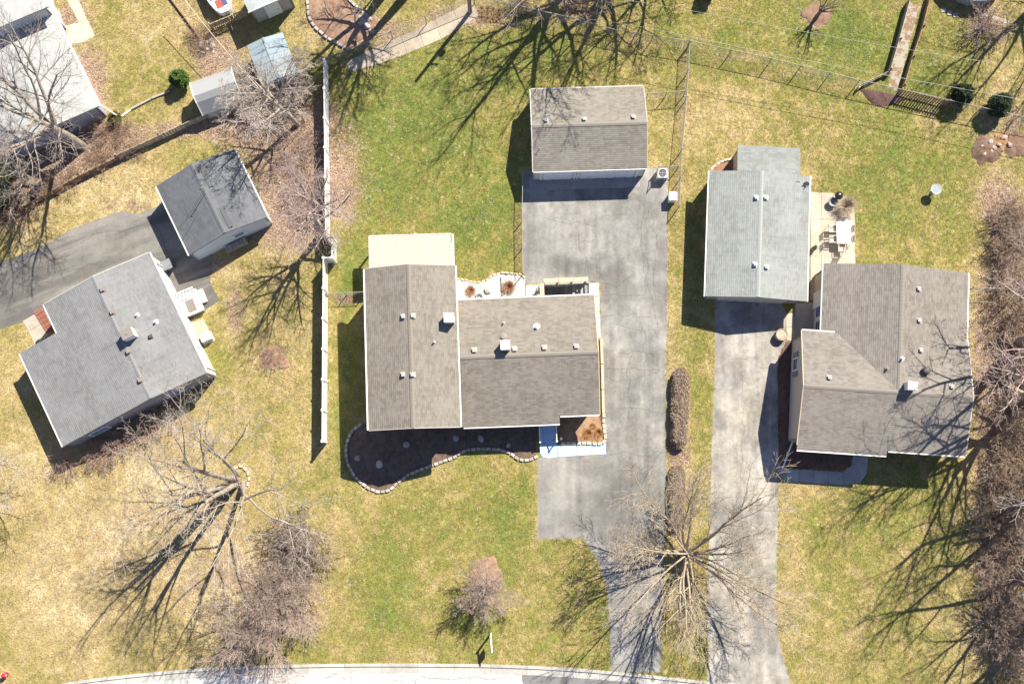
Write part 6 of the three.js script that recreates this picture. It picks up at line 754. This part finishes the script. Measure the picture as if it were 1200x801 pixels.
for (const [x, y, s] of [[128, 162, 0.9], [142, 150, 0.7], [118, 190, 0.7], [76, 214, 0.8], [48, 232, 0.8], [20, 252, 0.9], [12, 178, 0.8], [158, 176, 0.5]]) shrub('brush_shrub', 'low', [tBrown, mat(0.44, 0.33, 0.24, 0.9)][(x + y) % 2], x, y, s * 1.3, x > 100 ? 'tangled brown brush at the end of the weathered board fence' : 'tangled brown brush in the leaf litter between the big tree and side driveway', 'brown brush by the lot line');
for (const [x, y, s] of [[296, 108, 0.9], [312, 116, 1.0], [330, 108, 0.9], [345, 92, 0.8], [290, 88, 0.6], [318, 132, 0.7]]) shrub('shed_brush', 'brush', tPale, x, y, s, 'pale bare brush crowding the faded blue shed', 'pale brush round the blue shed');
for (const [x, y, s] of [[340, 168, 0.7], [352, 190, 0.8], [372, 172, 0.7], [362, 216, 0.8], [346, 232, 0.7], [366, 248, 0.8]]) shrub('sapling_shrub', 'low', tPink, x, y, s * 1.3, 'thin pinkish sapling in the leaf litter beside the white fence', 'saplings by the white fence');
for (const [x, y, s] of [[236, 42, 0.9], [240, 48, 0.8]]) shrub('weedy_shrub', 'low', tBrown, x, y, s, 'bare shrub at the rubble heap', 'shrubs at the rubble heap');
shrub('round_bed_shrub', 'low', mat(0.40, 0.3, 0.24, 0.9), 320, 420, 0.75, 'low bare shrub in the round mulch bed on the straw lawn');
for (const [x, y, s] of [[612, 4, 0.7], [660, 2, 0.8], [686, 4, 1.0]]) shrub('lot_line_shrub', 'brush', tPurple, x, y, s * 0.7, 'dark purplish shrub behind the chain link fence near the utility pole', 'shrubs behind the back fence');
shrub('corner_shrub', 'brush', tPink, 1152, 34, 0.8, 'bare shrub beside the stepping stones near the pool');

// dense clipped or leafy plants: many small leaves through a volume
function leafy(fn, n, size, seed, up = 0.5) { const f = rng(seed), P = [], idx = []; for (let i = 0; i < n; i++) { const [x, y, z] = fn(f), a = f() * 6.28, t = f() * 1.4, d = V(Math.cos(a) * Math.cos(t), up * f() + Math.sin(t) * 0.7, Math.sin(a) * Math.cos(t)).normalize(), s = V(-Math.sin(a), (f() - 0.5), Math.cos(a)).normalize(), L = size * (0.6 + f() * 0.8), w = L * 0.22, b = P.length / 3; P.push(x - s.x * w, y - s.y * w, z - s.z * w, x + s.x * w, y + s.y * w, z + s.z * w, x + d.x * L, y + d.y * L, z + d.z * L); idx.push(b, b + 1, b + 2); } const g = new THREE.BufferGeometry(); g.setAttribute('position', new THREE.Float32BufferAttribute(P, 3)); g.setIndex(idx); g.computeVertexNormals(); return g; }
const leafM = (r, g, b) => new THREE.MeshStandardMaterial({ color: RGB(r, g, b), roughness: 0.8, side: THREE.DoubleSide });
function conifer(label, px, py, h, r, m, seed, group) { const g = thing('evergreen_shrub', label, 'evergreen shrub', at(px, py), 0, group); part('stem', Cy(0.04, 0.07, h * 0.8, 7, 0, h * 0.4), bDark, g); part('foliage', leafy((f) => { const a = f() * 6.28, y = Math.pow(f(), 0.8), lob = 0.75 + 0.5 * vn(Math.cos(a) * 2 + seed, y * 4 + Math.sin(a) * 2, 3), q = r * Math.sqrt(Math.max(0.02, Math.sin(Math.min(1, y * 1.02 + 0.08) * 2.9))) * (0.55 + 0.45 * Math.sqrt(f())) * lob; return [Math.cos(a) * q, 0.08 + y * h, Math.sin(a) * q]; }, 5200, 0.14, seed), m, g); return g; }
conifer('small bright green conifer beside the barn-roofed shed', 214, 97, 1.7, 0.62, leafM(0.085, 0.15, 0.025), 301); conifer('dark round evergreen at the end of the brown picket fence', 1121, 116, 1.9, 0.72, leafM(0.035, 0.06, 0.022), 303); conifer('dark round evergreen standing off from the picket fence in the corner lawn', 1165, 128, 2.0, 0.8, leafM(0.035, 0.06, 0.022), 305); conifer('yellow green evergreen in the brush beside the white roofed house', 8, 208, 1.6, 0.9, leafM(0.13, 0.15, 0.03), 307); conifer('dark evergreen in the brush beside the white roofed house', 4, 236, 1.7, 0.9, leafM(0.04, 0.065, 0.02), 309); conifer('round dark evergreen on the lawn past the back fence', 829, -6, 1.5, 0.6, leafM(0.04, 0.065, 0.02), 311); conifer('small olive evergreen beside the white drain spout', 136, 141, 0.7, 0.42, leafM(0.1, 0.11, 0.025), 313);
// dormant hedges between the driveways
function hedge(label, a, b, w, h, seed) { const A = at(...a), B = at(...b), d = B.clone().sub(A), L = d.length(), nx = -d.z / L, nz = d.x / L, g = thing('dormant_hedge', label, 'hedge', A.clone()); part('twigs', leafy((f) => { const t = f(), u = (f() * 2 - 1), e = Math.min(1, Math.min(t, 1 - t) * L / 0.5), ww = w * (0.85 + 0.35 * vn(t * L * 1.5 + seed, 2, 4)) * (0.5 + 0.5 * e), y = h * (0.25 + 0.75 * Math.pow(f(), 0.6)) * (0.8 + 0.35 * vn(t * L * 2 + seed, u * 1.5, 5)) * Math.sqrt(1.02 - u * u * 0.75) * (0.6 + 0.4 * e); return [d.x * t + nx * u * ww / 2, y, d.z * t + nz * u * ww / 2]; }, 26000, 0.105, seed, 0.9), leafM(0.345, 0.26, 0.19), g); part('stems', join(Array.from({ length: 22 }, (_, i) => rod(V(d.x * (i + 0.5) / 22, -0.02, d.z * (i + 0.5) / 22), V(d.x * (i + 0.5) / 22 + (R() - 0.5) * 0.4, h * 0.75, d.z * (i + 0.5) / 22 + (R() - 0.5) * 0.3), 0.018, 5))), bDark, g); return g; }
hedge('dormant brown hedge between the driveways, nearer the house entrance', [797, 432], [794.5, 526], 1.15, 1.0, 401); hedge('dormant brown hedge between the driveways, running under the spreading tree', [793, 546], [791, 622], 1.05, 0.7, 403);
// tufts and dead perennials
function tuft(name, label, px, py, n, H, spread, m, seed, group) { const f = rng(seed), P = [], idx = []; for (let i = 0; i < n; i++) { const a = f() * 6.28, r0 = f() * 0.14, t = spread * Math.sqrt(f()), L = H * (0.6 + f() * 0.5), b = P.length / 3, x = Math.cos(a) * r0, z = Math.sin(a) * r0, dx = Math.cos(a), dz = Math.sin(a), w = 0.012; for (let k = 0; k < 3; k++) { const q = k / 2, o = Math.sin(t * q) * L * q; P.push(x + dx * o - dz * w * (1 - q * 0.8), L * q * Math.cos(t * q * 0.9), z + dz * o + dx * w * (1 - q * 0.8), x + dx * o + dz * w * (1 - q * 0.8), L * q * Math.cos(t * q * 0.9), z + dz * o - dx * w * (1 - q * 0.8)); } idx.push(b, b + 1, b + 2, b + 1, b + 3, b + 2, b + 2, b + 3, b + 4, b + 3, b + 5, b + 4); } const g = new THREE.BufferGeometry(); g.setAttribute('position', new THREE.Float32BufferAttribute(P, 3)); g.setIndex(idx); g.computeVertexNormals(); const o = solo(name, g, m, label, 'plant', group); o.position.copy(at(px, py)); return o; }
tuft('ornamental_grass', 'clump of dry ornamental grass at the edge of the concrete patio', 990, 243, 900, 0.95, 1.1, leafM(0.42, 0.34, 0.24), 501); tuft('dead_perennial', 'smaller round rust brown plant in the white gravel bed', 551.5, 341, 420, 0.42, 1.3, leafM(0.36, 0.19, 0.1), 503); tuft('dead_perennial', 'larger rust brown plant in the white gravel bed beside the divider board', 596, 337, 620, 0.55, 1.3, leafM(0.33, 0.17, 0.09), 505);
for (const [x, y, s] of [[689, 508, 507], [701, 507, 509]]) tuft('dead_perennial', 'rust brown plant in the sunlit corner bed beside the driveway', x, y, 360, 0.36, 1.3, leafM(0.36, 0.17, 0.06), s, 'plants in the sunlit corner bed');
tuft('dead_perennial', 'small brown plant at the house end of the sunlit corner bed', 694.5, 500, 200, 0.26, 1.2, leafM(0.3, 0.15, 0.06), 511); tuft('dead_perennial', 'small dark plant by the downspout of the corner bed', 705.5, 489, 160, 0.24, 1.2, leafM(0.2, 0.13, 0.09), 513);
for (let i = 0; i < 12; i++) tuft('dead_clump', 'cut back tan perennial clump by the utility pole', 563 + (i % 4) * 6.5 + R() * 2, 11 + Math.floor(i / 4) * 5.2 + (i % 4) * 0.8, 90, 0.3, 1.1, leafM(0.42, 0.28, 0.15), 520 + i, 'cut back clumps by the utility pole');

// ---------------------------------------------------------------- grass and leaves, too many to count
{
  const f = rng(900), blades = []; for (let i = 0; i < 7; i++) { const a = f() * 6.28, L = 0.08 + f() * 0.06, w = 0.011, x = (f() - 0.5) * 0.1, z = (f() - 0.5) * 0.1, dx = Math.cos(a), dz = Math.sin(a), h = 0.035 + f() * 0.04; blades.push([x - dz * w, 0, z + dx * w, x + dz * w, 0, z - dx * w, x + dx * L, h, z + dz * L]); }
  const g = new THREE.BufferGeometry(); g.setAttribute('position', new THREE.Float32BufferAttribute(blades.flat(), 3)); g.computeVertexNormals();
  const N = 190000, mesh = new THREE.InstancedMesh(g, new THREE.MeshStandardMaterial({ color: 0xffffff, roughness: 0.9, side: THREE.DoubleSide }), N), m4 = new THREE.Matrix4(), q = new THREE.Quaternion(), up = V(0, 1, 0), s = V(1, 1, 1), c = [0, 0, 0], col = new THREE.Color(); let k = 0, tries = 0;
  while (k < N && tries++ < N * 3) { const x = rr(-41, 41, f), z = rr(-38, 15, f); if (masked(x, z)) continue; const ff = fieldAt(x, z); if (ff[1] > 0.55 && f() < 0.75) continue; q.setFromAxisAngle(up, f() * 6.28); const sc = 0.7 + f() * 0.9; s.set(sc, sc * (0.6 + f() * 0.7), sc); m4.compose(V(x, 0, z), q, s); mesh.setMatrixAt(k, m4); lawnColour(x + (f() - 0.5) * 0.5, z + (f() - 0.5) * 0.5, c); const b = 0.85 + f() * 0.5; col.setRGB(c[0] * b, c[1] * b, c[2] * b); mesh.setColorAt(k, col); k++; }
  mesh.count = k; mesh.name = 'grass'; mesh.userData.kind = 'stuff'; mesh.userData.label = 'short green and straw coloured lawn grass'; mesh.userData.category = 'grass'; mesh.castShadow = mesh.receiveShadow = true; scene.add(mesh);
}
{
  const f = rng(950), g = new THREE.BufferGeometry(); g.setAttribute('position', new THREE.Float32BufferAttribute([-0.05, 0.0, 0, 0, 0.012, 0.03, 0.06, 0.025, 0, -0.05, 0.0, 0, 0.06, 0.025, 0, 0, 0.012, -0.03], 3)); g.computeVertexNormals();
  const N = 42000, mesh = new THREE.InstancedMesh(g, new THREE.MeshStandardMaterial({ color: 0xffffff, roughness: 0.9, side: THREE.DoubleSide }), N), m4 = new THREE.Matrix4(), q = new THREE.Quaternion(), e = new THREE.Euler(), s = V(1, 1, 1), col = new THREE.Color(); let k = 0, tries = 0;
  while (k < N && tries++ < N * 30) { const x = rr(-41, 41, f), z = rr(-38, 15, f); if (masked(x, z)) continue; const l = fieldAt(x, z)[1]; if (f() > l * l * 1.4 + 0.006) continue; e.set((f() - 0.5) * 0.7, f() * 6.28, (f() - 0.5) * 0.7); q.setFromEuler(e); const sc = 0.6 + f() * 0.9; s.set(sc, sc, sc); m4.compose(V(x, 0.012 + f() * 0.03, z), q, s); mesh.setMatrixAt(k, m4); const t = f(), b = 0.7 + f() * 0.6; col.setRGB(lerp(0.24, 0.42, t) * b, lerp(0.14, 0.31, t) * b, lerp(0.085, 0.22, t) * b); mesh.setColorAt(k, col); k++; }
  mesh.count = k; mesh.name = 'fallen_leaves'; mesh.userData.kind = 'stuff'; mesh.userData.label = 'dry brown fallen leaves strewn under trees and fences'; mesh.userData.category = 'leaves'; mesh.castShadow = mesh.receiveShadow = true; scene.add(mesh);
}


renderer.render(scene, camera);
